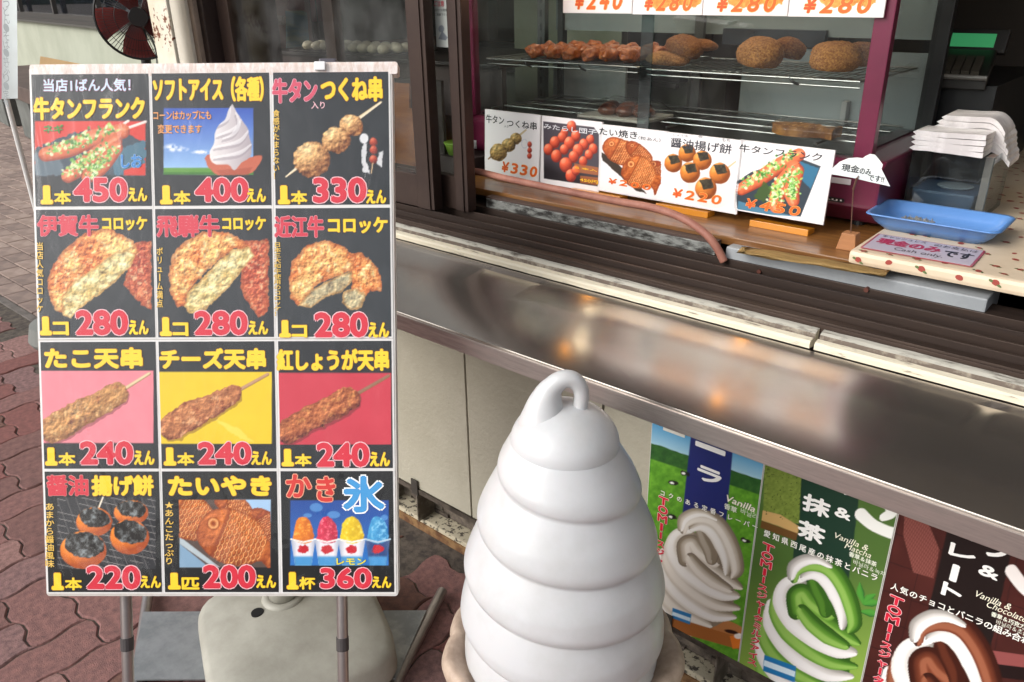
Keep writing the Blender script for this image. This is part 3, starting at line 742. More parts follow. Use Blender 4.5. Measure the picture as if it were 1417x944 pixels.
def fish(p, cx, cy, L, H, ang, c='D9793A', lo='8F3E18', hi='F8C080', seed=1, flip=1):
    a = math.radians(ang); ca, sa = math.cos(a), math.sin(a)
    f = lambda q, r: (cx + q * L * ca - r * H * sa, cy + q * L * sa + r * H * ca)
    out = [f(*q) for q in ((-.5, -.05), (-.42, -.32), (-.2, -.5), (.1, -.5), (.3, -.36), (.42, -.22), (.62, -.42), (.6, 0), (.62, .38), (.42, .2), (.25, .38), (0, .5), (-.25, .45), (-.45, .25))]
    m = p.poly(curve(out + [out[0]], 4), 1.2, 6, seed)
    dx = p.X - cx; dy = p.Y - cy; q = (dx * ca + dy * sa) / L; r = (-dx * sa + dy * ca) / H
    t = np.clip(.8 - r * .8 - (q * q) * .8 + .3 * (fbm(p.X, p.Y, 5, seed) - .5), 0, 1)
    p.put(m, p.h(lo) + (p.h(c) - p.h(lo)) * t[:, None])
    # scales: offset rows of arcs
    n = 13; sx = q * n * 1.6; row = np.floor(sx); sy = r * 8 + (row % 2) * .5; fx = sx - row - .5; fy = sy - np.floor(sy) - .5
    e = np.abs(np.hypot(fx + .45, fy * 1.1) - .62); body = (q > -.2) & (q < .38)
    p.put(m * body * np.clip((.17 - e) * 6, 0, .75), hi); p.put(m * body * np.clip((.14 - np.abs(e - .22)) * 5, 0, .5), '7A3010')
    tail = q > .42; p.put(m * tail * np.clip(np.sin(r * 40) * .8, 0, .5), '8F3E18')
    p.emboss(m, 7, seed + 3, .55)
    ex, ey = f(-.33, -.12); rr = np.hypot(p.X - ex, p.Y - ey) / (H * .085)
    p.put(m * np.clip((.35 - np.abs(rr - .9)) * 3, 0, .7), hi); p.put(m * np.clip((.5 - rr) * 4, 0, .8), lo); p.put(m * np.clip((.2 - np.abs(rr - 1.35)) * 5, 0, .5), '8A3A14')
    p.put(m * np.clip((.03 - np.abs(q + .19 + .08 * r * r)) * 40, 0, .6), '8A3A14')
    p.put(m * np.clip((3 - p.sd) / 4, 0, .55), '7A2E10')
def frank(p, pts, r, seed, onion=True):
    r *= 1.3
    p.tube(pts, [r * .8, r, r, r * .85], 'E0774A', '9C3A22', 'F6B08A', bias=.3, tex=.2, seed=seed, tsc=5)
    if onion:
        rs = random.Random(seed); cp = curve(pts)
        for _ in range(110):
            q = cp[rs.randrange(2, len(cp) - 2)]; x = q[0] + rs.gauss(0, r * .45); y = q[1] - r * .35 + rs.gauss(0, r * .4)
            c = rs.choice(['5FA83C', '8CC85A', 'D8EDA8', '3E7A2E', 'B4D86A', 'E9F2C4', '4C9236'])
            m = p.ell(x, y, rs.uniform(1.2, r * .32), rs.uniform(.9, r * .2), rs.uniform(0, 180)); p.put(m * .9, c)
            if rs.random() < .3: p.put(np.clip(1 - np.abs(p.d - .8) * 4, 0, 1) * .8, 'F2F6D0')
def cloud(p, cx, cy, rx, ry, seed, c='FFFFFF', k=1.0):
    m = p.ell(cx, cy, rx, ry); t = fbm(p.X, p.Y, 6, seed, 4); p.put(np.clip((1 - p.d) * 1.5, 0, 1) * np.clip((t - .35) * 4, 0, 1) * k, c)

cards = {}
def card(r, c, label, paint, items, bgc='1E2126'):  # bgc is greyer in the upper rows: sky reflection put into the black
    u0, u1 = cu[c]; v0, v1 = vr[r]
    bm = B(); prism(bm, [(u0 - .0035, v0 - .003), (u1 + .0035, v0 - .003), (u1 + .0035, v1 + .003), (u0 - .0035, v1 + .003)], 0.0002, .0012, wpt)
    cd_ = obj('menu_card', bm, mat('card_paper', 'E8E6E4', .5) if 'cp' not in INK else INK['cp'], board, label=label)
    INK['cp'] = cd_.data.materials[0]
    p = Pic(bd, u0, v0, u1, v1, STEP, bgc); glossy(p, r * 3 + c)
    paint(p); glossy(p, r * 3 + c + 20); p.build('picture', cd_, .0018)
    lettering(bd, items, cd_, .0024)
# --- row 1
def f11(p):
    p.put(p.rect(49, 168, 202, 242), 'D9392E')
    p.put(p.poly([(49, 206), (100, 185), (160, 175), (202, 200), (202, 243), (49, 243)], 3), '3A4A58')
    p.put(p.poly([(49, 212), (80, 200), (90, 243), (49, 243)], 3), '5A6C78'); p.put(p.poly([(150, 210), (202, 195), (202, 240), (160, 243)], 3), '4A7488')
    p.put(p.poly([(172, 236), (202, 226), (202, 243), (172, 243)]), 'D9392E')
    p.tube([(158, 184), (172, 172), (178, 168)], [2, 2], 'F5E6E0', 'D8B0A0'); p.tube([(165, 182), (202, 169)], [2, 2], 'F5E6E0', 'D8B0A0')
    frank(p, [(64, 214), (95, 206), (130, 192), (170, 182)], 9.5, 3); frank(p, [(95, 244), (120, 226), (160, 196)], 9, 5); frank(p, [(122, 246), (140, 232), (162, 205)], 8, 6)
card(0, 0, 'top left menu card, sausages with spring onion at 450', f11,
     [T(bd, '当店1ばん人気！', (61, 110, 182, 127), 'CFE2F5', .03, 'C86A90', .03), T(bd, '牛タンフランク', (47, 135, 202, 166), bold=.05),
      T(bd, 'ネギ', (61, 173, 89, 185), '3F8A2E', .04, 'F0B0A0', .02), T(bd, 'しお', (168, 214, 198, 233), '3E8AD0', .05, 'CFE2F5', .02)]
     + price('本', '450', (58, 257, 100, 283), (102, 246, 178, 280), (178, 260, 205, 279)), '23272C')
def f12(p):
    m = p.rect(227, 150, 351, 242); t = np.clip((p.Y - 150) / 85, 0, 1)[:, None]
    p.put(m, p.h('2F56B8') * (1 - t) + p.h('9CC4EC') * t)
    cloud(p, 240, 205, 16, 7, 3); cloud(p, 280, 211, 18, 4, 5); cloud(p, 252, 207, 12, 4, 8, k=.8)
    p.put(m * np.clip((p.Y - 232) * .8, 0, 1), '5F9A3A'); p.put(m * np.clip((p.Y - 238) * .8, 0, 1), '3E7A2C')
    w0 = [(284, 219), (290, 233), (302, 242), (330, 242), (350, 239), (362, 222), (358, 215), (320, 225), (292, 214)]
    p.put(p.poly(curve(w0 + [w0[0]], 3), 1), 'C8664A'); p.put(p.poly([(300, 236), (350, 232), (344, 243), (306, 243)], 1) * .6, 'A84A34')
    body = [(322, 144), (326, 152), (334, 165), (343, 178), (346, 192), (349, 203), (346, 218), (334, 226), (325, 236), (316, 228), (300, 228), (292, 222), (291, 210), (297, 198), (298, 185), (303, 174), (312, 166), (317, 152)]
    m = p.poly(curve(body + [body[0]], 3), .6); t = np.clip((p.X - 292) / 62, 0, 1)[:, None]
    p.put(m, p.h('F1ECEA') * (1 - t) + p.h('A89CA4') * t)
    for pts in ([(318, 150), (314, 168), (300, 178)], [(334, 168), (325, 182), (300, 192)], [(344, 184), (330, 200), (296, 208)], [(347, 204), (330, 216), (296, 222)], [(326, 160), (330, 176), (322, 190), (308, 196)]):
        m2 = p.path(curve(pts), resample([1.2, 3, 1.2], 13)); p.put(m2 * m * .45, '968A94')
        m2 = p.path(curve([(a + 1, b - 4) for a, b in pts]), resample([1, 3, 1], 13)); p.put(m2 * m * .5, 'FFFFFF')
card(0, 1, 'top middle menu card, white soft serve against blue sky at 400', f12,
     [T(bd, 'ソフトアイス（各種）', (212, 107, 366, 141), bold=.04), T(bd, 'コーンはカップにも', (213, 154, 293, 166), 'F0A868', .02, 'A05A28', .02), T(bd, '変更できます', (219, 173, 280, 185), 'F0A868', .02, 'A05A28', .02)]
     + price('本', '400', (223, 257, 265, 283), (270, 246, 345, 280), (342, 261, 369, 280)), '23272C')
def f13(p):
    p.tube([(527, 142), (498, 163)], [1.6, 2.4], 'F4E6C8', 'C0A070'); p.tube([(396, 245), (410, 234)], [1, 2], 'F4E6C8', 'C0A070')
    for x, y, r, s in ((487, 174, 16, 2), (465.5, 194, 19.5, 4), (432, 221, 26, 6)):
        p.ball(x, y, r, r * .95, 0, 'D2A068', 'F6DDA8', '7A4420', 2.5, s, .42, 4)
    p.put(p.ell(504, 192, 6, 7) * .95, 'ECECEE'); p.put(p.poly([(502, 198), (509, 200), (507, 222), (512, 240), (503, 240), (500, 215)], 2.5) * .9, 'ECECEE')
    p.put(p.poly([(524, 212), (530, 208), (529, 232), (522, 228)], 2) * .9, 'ECECEE')
    for y in (197, 208, 221): p.ball(517, y, 5.5, 6, 0, 'B8452E', 'E89070', '6A1C14', 1, 3)
    p.tube([(516, 226), (514, 240)], [.8, .8], 'D8B890', 'A08050')
card(0, 2, 'top right menu card, meatball skewer at 330', f13,
     [T(bd, '牛タン', (377, 109, 440, 143), 'D8506A', .045, 'F3B6C4', .025), T(bd, 'つくね串', (444, 107, 530, 141), bold=.045), T(bd, '入り', (431, 141, 450, 151), 'F0C0C8', .02, None, 0)]
     + vert('食感がたまらない！', (378, 152, 388, 249)) + price('本', '330', (386, 257, 426, 283), (433, 246, 508, 281), (507, 263, 535, 282)), '262B30')
# --- row 2
def f21(p): croquette(p, [(188, 336), (210, 334), (210, 430), (196, 420), (172, 394)], [(66, 388), (74, 366), (96, 340), (118, 322), (150, 316), (184, 332), (194, 350), (170, 360), (140, 376), (110, 392), (92, 412), (90, 436), (76, 428), (68, 408)],
                      [(88, 436), (86, 412), (104, 390), (130, 372), (160, 350), (176, 346), (188, 352), (182, 368), (160, 390), (138, 408), (112, 426), (98, 440)], 11)
card(1, 0, 'second row left menu card, cut beef croquette at 280', f21,
     [T(bd, '伊賀牛', (52, 298, 138, 327), 'D83A4E', .045, 'F3A6B0', .025), T(bd, 'コロッケ', (142, 300, 205, 319), bold=.045)] + vert('当店人気コロッケ', (51, 335, 62, 433))
     + price('コ', '280', (57, 438, 97, 464), (105, 429, 179, 464), (179, 443, 207, 463)), '2A2F35')
def f22(p): croquette(p, [(340, 334), (372, 332), (372, 430), (358, 440), (346, 422), (332, 398)], [(234, 378), (240, 352), (254, 336), (284, 320), (318, 322), (342, 336), (346, 346), (324, 344), (300, 362), (282, 380), (262, 402), (256, 424), (244, 424), (236, 402)],
                      [(256, 424), (262, 402), (284, 382), (302, 362), (322, 346), (346, 342), (352, 354), (336, 374), (318, 398), (300, 414), (282, 432), (264, 434)], 31)
card(1, 1, 'second row middle menu card, croquette cut open wide at 280', f22,
     [T(bd, '飛騨牛', (217, 298, 305, 328), 'D83A4E', .045, 'F3A6B0', .025), T(bd, 'コロッケ', (308, 300, 369, 319), bold=.045)] + vert('ボリューム満点', (217, 342, 227, 426))
     + price('コ', '280', (223, 439, 262, 465), (269, 430, 344, 464), (344, 444, 372, 463)), '2A2F35')
def f23(p):
    croquette(p, None, [(484, 350), (500, 350), (518, 364), (528, 386), (528, 404), (512, 402), (504, 416), (488, 400), (484, 372)], [(476, 404), (492, 398), (506, 408), (500, 426), (484, 430), (474, 418)], 41, pale=('9A8A6A', 'D8CBA0'))
    croquette(p, None, [(400, 392), (404, 364), (424, 340), (450, 332), (476, 342), (492, 356), (490, 372), (462, 384), (436, 396), (422, 416), (414, 424), (402, 412)], [(414, 424), (430, 402), (456, 388), (488, 374), (486, 392), (474, 404), (450, 412), (432, 426)], 44, pale=('9A8A6A', 'D8CBA0'))
card(1, 2, 'second row right menu card, croquette broken in two at 280', f23,
     [T(bd, '近江牛', (380, 299, 449, 329), 'D83A4E', .045, 'F3A6B0', .025), T(bd, 'コロッケ', (454, 301, 537, 323), bold=.045)] + vert('日本三大和牛使用のコロッケ！', (379, 335, 390, 438))
     + price('コ', '280', (388, 443, 426, 467), (435, 432, 510, 467), (510, 446, 539, 467)), '2E3338')
# --- row 3
def f31(p):
    p.put(p.rect(53.5, 513, 213, 613), 'EF8A96'); fried(p, (74, 594), (162, 545), 15, 13, 51, 'C08A50', '8A5A34', 'EBC890', s2=(207, 517))
card(2, 0, 'third row left menu card, fried skewer on pink at 240', f31, [T(bd, 'たこ天串', (62, 481, 199, 510), bold=.06)] + price('本', '240', (64, 619, 106, 644), (111, 610, 186, 643), (186, 623, 215, 643)))
def f32(p):
    p.put(p.rect(217.5, 514.5, 376.5, 614), 'F0CB1E'); p.put(p.poly([(296, 578), (330, 592), (352, 612), (344, 612), (318, 598)], 2) * .5, 'F8E680')
    fried(p, (240, 590), (322, 545), 15, 11, 61, 'C07A4A', '84442A', 'EBB888', s2=(371, 518), stick='C89A78')
card(2, 1, 'third row middle menu card, fried skewer on yellow at 240', f32, [T(bd, 'チーズ天串', (221, 482, 369, 511), bold=.06)] + price('本', '240', (228, 619, 270, 644), (274, 611, 349, 643), (348, 624, 377, 643)))
def f33(p):
    p.put(p.rect(381.6, 516, 541.5, 615), 'CE3A4C'); fried(p, (400, 596), (482, 552), 14, 14, 71, 'B8683A', '6E2E22', 'DFA05A', s2=(538, 520), stick='9A7058')
card(2, 2, 'third row right menu card, fried skewer on red at 240', f33, [T(bd, '紅しょうが天串', (383, 483, 539, 513), bold=.05)] + price('本', '240', (391, 621, 432, 645), (438, 612, 512, 646), (512, 625, 540, 645)))
# --- row 4
def f41(p):
    p.put(p.rect(80, 688, 216, 787), '2A2B30')
    X, Y = p.X, p.Y; box_ = p.rect(80, 688, 216, 787)
    for k in range(-3, 14):
        d1 = np.abs((Y - 690) - (X - 80) * .22 - k * 9); d2 = np.abs((X - 80) - (Y - 690) * .35 - k * 13)
        p.put(box_ * np.clip(.9 - d1, 0, .6) * (fbm(X, Y, 20, k % 8) > .42), 'B9B4AE'); p.put(box_ * np.clip(.9 - d2, 0, .45), '8E8A86')
    p.tube([(143, 688), (135, 708)], [1.3, 1.3], 'F4ECDC', 'B0A080')
    def m_(x, y, rx, ry, s):
        p.ball(x, y, rx, ry, 0, 'F0852A', 'FFC070', 'A8481A', .8, s)
        m = p.ell(x + 1, y - ry * .28, rx * .86, ry * .68, 8, 3, 8, s); t = fbm(p.X, p.Y, 6, s, 4)
        p.put(m, p.h('1E1A18') + (p.h('8E9698') - p.h('1E1A18')) * np.clip((t - .42) * 3, 0, 1)[:, None])
    m_(131, 722, 25, 20, 1); m_(182, 709, 24, 17, 2); m_(180, 743, 27, 24, 4); m_(116, 761, 32, 26, 6)
card(3, 0, 'bottom left menu card, grilled rice cakes at 220', f41,
     [T(bd, '醤油', (65, 657, 124, 686), 'D92A3F', .05, 'F6B0A8', .02), T(bd, '揚げ餅', (127, 657, 214, 686), bold=.055)] + vert('あまから醤油風味', (63, 695, 77, 785))
     + price('本', '220', (73, 792, 115, 816), (120, 782, 196, 815), (195, 796, 224, 813)), '101114')
def f42(p):
    bx = p.rect(249, 691, 375, 785); p.put(bx, '5A4A44'); p.put(p.poly([(325, 691), (375, 691), (375, 722), (352, 706)]), 'A8CCEE')
    p.put(p.poly([(249, 752), (290, 785), (249, 785)]), '86A8C4'); p.put(p.poly([(249, 742), (305, 785), (296, 785), (249, 752)]), 'B9C6CC')
    C0 = p.C.copy()
    fish(p, 350, 736, 60, 70, 60, lo='6A2C18', c='B0542E', seed=3); fish(p, 262, 716, 96, 62, 30, c='D9793A', seed=5); fish(p, 325, 700, 60, 30, 25, c='C96A30', seed=6)
    fish(p, 326, 746, 110, 74, 22, seed=1)
    k = (p.X < 248.5) | (p.X > 374.5) | (p.Y < 691) | (p.Y > 785.5); p.C[k] = C0[k]
card(3, 1, 'bottom middle menu card, fish shaped cakes at 200', f42,
     [T(bd, 'たいやき', (233, 658, 377, 686), bold=.065)] + vert('★あんこたっぷり', (228, 693, 242, 781))
     + price('匹', '200', (234, 792, 277, 815), (281, 781, 355, 814), (355, 795, 383, 813)), '101114')
def f43(p):
    m = p.rect(402, 692, 538, 782); t = np.clip((p.Y - 692) / 90, 0, 1)[:, None]; p.put(m, p.h('16489A') * (1 - t) + p.h('2A78C8') * t)
    for x, y, rx, ry in ((438, 702, 9, 6), (462, 712, 9, 5), (426, 713, 6, 3), (532, 716, 5, 4)): p.put(p.ell(x, y, rx, ry) * .55, '7AB8EC')
    for cx, c, lo, hi, w0 in ((420, 'F08A1E', 'B8500A', 'FFC860', 17), (453, 'E23A5A', '96142E', 'FF9AA8', 17), (487, 'F2D41E', 'C09008', 'FFF08A', 19), (523, '4AA8DC', '1E6AA8', 'A8DCF4', 17)):
        cup = [(cx - w0 * .98, 748), (cx + w0 * .98, 748), (cx + w0 * .66, 782), (cx - w0 * .66, 782)]
        m = p.poly(cup); p.put(m, 'ECEAF0' if cx < 510 else '2E4A82'); p.put(m * np.clip((p.Y - 768) * .3, 0, 1), '4A9AD4')
        p.put(m * np.clip(np.abs(p.X - cx) / w0 - .5, 0, .4), '6A7A9A')
        p.put(p.ell(cx, 760, 8, 6, 0, 2.5, 3, 4), 'C81E2E')
        dome = [(cx - w0 * .85, 746), (cx - w0 * .7, 728), (cx - w0 * .45, 718), (cx, 714.5), (cx + w0 * .4, 718), (cx + w0 * .72, 728), (cx + w0 * .85, 746), (cx, 752)]
        m = p.poly(curve(dome + [dome[0]], 3), 1.2); t = fbm(p.X, p.Y, 4, int(cx), 3); s = np.clip(.75 - (p.X - cx) / w0 * .35 + (t - .5) * .9, 0, 1)
        p.put(m, p.h(lo) + (p.h(c) - p.h(lo)) * s[:, None]); p.put(m * np.clip((t - .6) * 4, 0, .7), hi)
        p.put(p.path([(cx - w0, 746), (cx, 750), (cx + w0, 746)], [1.2, 1.2, 1.2]), 'F4F2EE' if cx < 510 else 'BFD4E4')
card(3, 2, 'bottom right menu card, four shaved ice cups at 360', f43,
     [T(bd, 'か', (396, 656, 432, 688), 'D8322A', .04, 'F5B090', .04), T(bd, 'き', (438, 659, 465, 694), 'D8322A', .04, 'F5B090', .04), T(bd, '氷', (474, 658, 533, 709), '3E9AD8', .05, 'FFFFFF', .045),
      T(bd, 'レモン', (466, 772, 507, 781), 'F2E63A', .03, '2A5A2A', .02)]
     + price('杯', '360', (398, 791, 437, 815), (443, 785, 515, 814), (515, 797, 542, 813)), '101114')
for ch in list(cards): pass
# plastic cover sheet with wrinkles, lying over the cards
m_film = glass('plastic_film', 'FCFCFC', 1.38, .04, bump=.5, bscale=9, refl=.9)
bm = B()
def ff(s, t):
    u = .002 + s * (W_ + .004); v = -.002 + t * (HB + .004)
    edge = min(s, 1 - s, t, 1 - t)
    n = .0052 + min(1, edge * 10) * (.0022 * mnoise.noise(Vector((u * 9, v * 5, 1))) + .0012 * mnoise.noise(Vector((u * 30 + v * 14, v * 9, 4))))
    return tuple(bd.P(u, v, n))
grid_mesh(bm, 70, 90, ff); obj('plastic_cover', bm, m_film, board, smooth=True)
# bulldog clip
bm = B()
cu_, cv_ = bd.uv(444, 93)
obox(bm, bd.P(cu_, HB + .0, .006), bd.U, bd.V, bd.N, .010, .008, .003); obj('clip', bm, mat('white_clip', 'E6E6E8', .3), board, bevel=.002)
bm = B(); obox(bm, bd.P(cu_ + .012, HB + .011, -.012), bd.U, bd.V, bd.N, .016, .005, .012); obj('clip', bm, mat('grey_clip', '4A4750', .4), board, bevel=.003)
# steel legs: front pair in the plane of the board, feet running back over the paving
m_leg = mat('satin_steel_tube', 'B0AAA8', .3, .9, c2='958E8C', scale=4, rough2=.42)
m_plate = mat('galvanised_plate', 'A3A6A8', .42, .75, c2='8C9092', scale=14, rough2=.55, bump=.15)
feet = []
for pxx in (163, 468):
    u, _ = bd.uv(pxx, 822)
    top = bd.P(u, .03, -.03); k = -(top[2] - .012) / bd.V[2]; foot = top + bd.V * k
    bm = B(); tube(bm, [top, foot], .0108, 14); tube(bm, [bd.P(u, HB - .06, -.03), top], .0108, 12)
    shade_auto(obj('leg', bm, m_leg, board))
    bm = B(); tube(bm, [bd.P(u, -.1, -.03) + bd.V * .005, bd.P(u, -.1, -.03) - bd.V * .02], .0122, 14); obj('collar', bm, mat('dark_collar', '3E3A3A', .5), board)
    feet.append(foot)
bl_ = at_z(205, 822, .02); br_ = at_z(612, 818, .02)
for f_, b_, q in ((at_z(186, 960, .02), bl_, 0), (at_z(544, 952, .02), br_, 1)):
    d_ = (b_ - f_) / np.linalg.norm(b_ - f_)
    end = b_ + d_ * (.16 if q == 0 else 0); st = f_ - d_ * .12
    bm = B(); tube(bm, [st, end], .0135, 14); o = obj('foot_bar', bm, m_leg, board); shade_auto(o)
    bm = B(); tube(bm, [st, [feet[q][0], feet[q][1], .02]], .012, 12); obj('foot_bar', bm, m_leg, board)
c4 = [at_z(198, 847, .036), at_z(590, 845, .036), at_z(548, 939, .036), at_z(180, 941, .036)]
bm = B(); prism(bm, [(float(c[0]), float(c[1])) for c in c4], .033, .037, lambda a, b, w_: (a, b, w_))
o = obj('ballast_plate', bm, m_plate, board)

# ================================================================ parasol base standing on the plate
m_base = mat('cream_plastic_base', 'ABA99E', .55, c2='8E8B80', scale=9, mix=(.35, .75), detail=12, bump=.25, bscale=60)
uc = np.array([-1.362, .743]); ua = math.radians(66)
ub = thing('parasol_base', 'cream plastic water filled parasol base on the steel plate', 'parasol base', (uc[0], uc[1], .037))
def rsq(r, z, t):
    t2 = t - ua; n = 5.5
    k = (abs(math.cos(t2)) ** n + abs(math.sin(t2)) ** n) ** (-1 / n)
    return r * k if r > .07 else r
bm = B()
lathe(bm, (uc[0], uc[1], .037), [(.196, 0), (.206, .006), (.210, .02), (.207, .072), (.201, .084), (.189, .092), (.14, .101), (.085, .108), (.06, .112)], 72, rsq)
obj('tank', bm, m_base, ub, smooth=True)
sc_ = at_z(392, 822, .155)
bm = B(); cc = (float(sc_[0]), float(sc_[1]), .037)
lathe(bm, cc, [(.050, .090), (.052, .112), (.047, .118), (.036, .119), (.034, .117)], 40); lathe(bm, cc, [(.034, .105), (.034, .17), (.030, .175), (.026, .17), (.026, .12)], 32)
obj('pole_socket', bm, m_base, ub, smooth=True)
hc = at_z(357, 851, .140)
bm = B(); lathe(bm, (hc[0], hc[1], .128), [(.0150, 0), (.0150, .0205), (.0140, .0215)], 24); obj('filler_hole', bm, mat('black_hole', '0A0A0A', .9), ub)
# ================================================================ giant soft serve display
cz0 = .415
cc = at_z(778, 893, cz0); CX, CY = float(cc[0]), float(cc[1])
ice = thing('soft_serve_display', 'giant white plastic soft serve swirl with looped tip on scalloped beige rim', 'display model', (CX, CY, 0))
m_ice = mat('white_plastic_ice', 'C3C4C6', .38, c2='B2B2B1', scale=5, mix=(.45, .75), detail=8, coat=.25, bump=.06, bscale=40, subs=.05)
ZT = .915 - cz0; NT = 5.0
pitch = ZT / NT
env = lambda z: np.interp(z, [0, .10, .20, .30, .38, .44, .48, .51], [.172, .176, .166, .140, .111, .082, .062, .045])
na, nh = 128, 24
def tier(h, th):
    k = math.floor(h); f = h - k                        # f: 0 bottom of tier .. 1 top
    z = (h + .5 * th / (2 * math.pi) * 1.0) * pitch
    return z, f
bm = B(); V = []
TH0 = -3.9
tot = int(NT * nh)
for a in range(na):
    th = 2 * math.pi * a / na; col_ = []
    for q in range(-nh, tot + 1):
        h = q / nh; k = math.floor(h + 1e-9); f = h - k
        z = h * pitch - pitch * th / (2 * math.pi) + pitch
        zz = min(max(z, -.01), ZT - .045)
        R = float(env(max(0, z - pitch * f * .0)))
        bulge = math.sqrt(max(0, 1 - ((.24 - f) / .24) ** 2 * .85)) if f < .24 else 1 - .62 * ((f - .24) / .76) ** 1.7
        r = R * (.875 + .135 * bulge) * (1.0 if z < ZT - .04 else 0.3)
        if z < 0: r = .14
        col_.append(bm.verts.new((CX + r * math.cos(th + TH0), CY + r * math.sin(th + TH0), cz0 + zz)))
    V.append(col_)
nq = len(V[0])
for a in range(na):
    b = (a + 1) % na
    for q in range(nq - 1):
        if b == 0:
            q2 = q + nh                                   # seam: next turn, one tier up
            if q2 + 1 < nq + 0: bm.faces.new((V[a][q + nh] if False else V[a][q], V[b][q2], V[b][q2 + 1], V[a][q + 1])) if False else None
            if q - nh >= 0: bm.faces.new((V[a][q], V[0][q - nh], V[0][q - nh + 1], V[a][q + 1]))
        else: bm.faces.new((V[a][q], V[b][q], V[b][q + 1], V[a][q + 1]))
bmesh.ops.recalc_face_normals(bm, faces=bm.faces)
blob(bm, (CX, CY, cz0 + ZT - .078), (.0865, .0865, .068), 0, 1, 5)
obj('swirl', bm, m_ice, ice, smooth=True)
# rounded cap and looped tip; axes: right of view, up
rv = Vector((float(cr[0]), float(cr[1]), 0)).normalized(); fv = Vector((-rv.y, rv.x, 0))
TC = Vector((CX, CY, cz0 + ZT))
def tp(a, z, d=0): return TC + rv * a + fv * d + Vector((0, 0, z))
bm = B()
path_ = [tp(-.022, -.085), tp(-.030, -.050), tp(-.031, -.02), tp(-.027, .004), tp(-.018, .022), tp(-.003, .033), tp(.012, .032), tp(.0225, .020), tp(.0255, .004), tp(.024, -.012), tp(.022, -.03)]
pc = curve([tuple(p) for p in path_], 6); rr_ = resample([.062, .047, .033, .0235, .0165, .0145, .0135, .0125, .012, .0115, .013], len(pc))
tube(bm, pc, rr_, 20)
obj('tip_loop', bm, m_ice, ice, smooth=True)
m_rim = mat('worn_beige_rim', 'BCA795', .5, c2='8E7A6B', scale=14, mix=(.38, .68), detail=12, bump=.3, bscale=70, coat=.1)
NL = 11
def scal(r, z, t): return r * (1 + (.058 * (abs(math.cos(NL * t / 2)) ** .8 - .5) if r > .185 else 0))
bm = B()
lathe(bm, (CX, CY, cz0), [(.12, -.10), (.16, -.085), (.193, -.055), (.207, -.03), (.2105, -.012), (.206, .003), (.198, .008), (.189, .005), (.178, -.002), (.165, -.010), (.12, -.012)], 132, scal)
obj('wafer_rim', bm, m_rim, ice, smooth=True)
bm = B(); lathe(bm, (CX, CY, 0), [(.15, 0), (.155, .012), (.10, .02), (.105, .06), (.155, .30), (.16, .31), (.13, .32)], 48); obj('cone', bm, m_rim, ice, smooth=True)
bm = B()
for k in range(16):
    for s in (-1, 1):
        pts = []
        for q in range(9):
            t = 2 * math.pi * k / 16 + s * q * .1; z = .07 + .225 * q / 8; r = .107 + (z - .06) * .208
            pts.append((CX + r * math.cos(t), CY + r * math.sin(t), z))
        tube(bm, pts, .003, 5)
obj('wafer_ribs', bm, m_rim, ice)

# ================================================================ three posters on the siding
PY = WY - .0022
pp = Plane((0, PY, 0), (1, 0, 0), (0, 0, 1))
xa, xb, xc_, xd = -.738, -.4935, -.2535, -.012
def poster(label, x0, x1, paint, items, bgc, name='poster', zb=.166):
    t = thing(name, label, 'poster', ((x0 + x1) / 2, PY, zb))
    bm = B(); prism(bm, [(x0, zb), (x1, zb), (x1, .80), (x0, .80)], PY - .0006, WY - .0004, lambda a, b, w_: (a, w_, b)); obj('sheet', bm, mat('poster_paper', 'D8D8D4', .5), t)
    p = Pic(pp, x0 + .001, zb + .001, x1 - .001, .799, .0016, bgc); paint(p); p.build('picture', t, .0008, rough=.3)
    lettering(pp, items, t, .0014, rough=.35)
    return t
def PT(b, x0, y0, x1, y1, c='F2F2EE', bold=.02, oc=None, ow=0, sh=0.0): return (b, *pxbox(pp, x0, y0, x1, y1), c, bold, oc, ow, sh)
def PS(b, x0, y0, w_, h, c='F2F2EE', bold=.02, oc=None, ow=0, sh=0.0):
    # slanted lettering: top-left corner, width along the slope and height, in photo pixels
    k = (y0 - 2) / (x0 + 676); return (b, *pxbox(pp, x0, y0, x0 + w_ - h * .15, y0 + k * w_ + h), c, bold, oc, ow, sh)
def side_text(x0, y0, x1, y1, n0=0, x2=None):
    s = 'TOMIーズジャージーミルクアイス' if False else 'TOMIースジャータミルクアイス'
    out = []; n = len(s)
    ux0, _ = pp.uv(x0, y0); _, vt = pp.uv(x0, y0); _, vb = pp.uv(x0 - 34, y1); ux1 = ux0 + .026
    h = (vt - vb) / n
    for i, ch in enumerate(s):
        a = vt - i * h
        if ch == 'ー': out.append(('l', ux0 + .010, a - h * .9, ux0 + .015, a - h * .1, 'D6203C', .03, 'F8E4E4', .03))
        elif ch == 'I': out.append((ch, ux0 + .009, a - h * .95, ux0 + .016, a - h * .05, 'D6203C', .03, 'F8E4E4', .03))
        else: out.append((ch if ch in 'TOM' else '~' + ch, ux0 + .001, a - h * (.96 if ch in 'TOM' else 1.0), ux1 - .001, a - h * (.04 if ch in 'TOM' else 0), 'D6203C', .045, 'F8E4E4', .035))
    return out
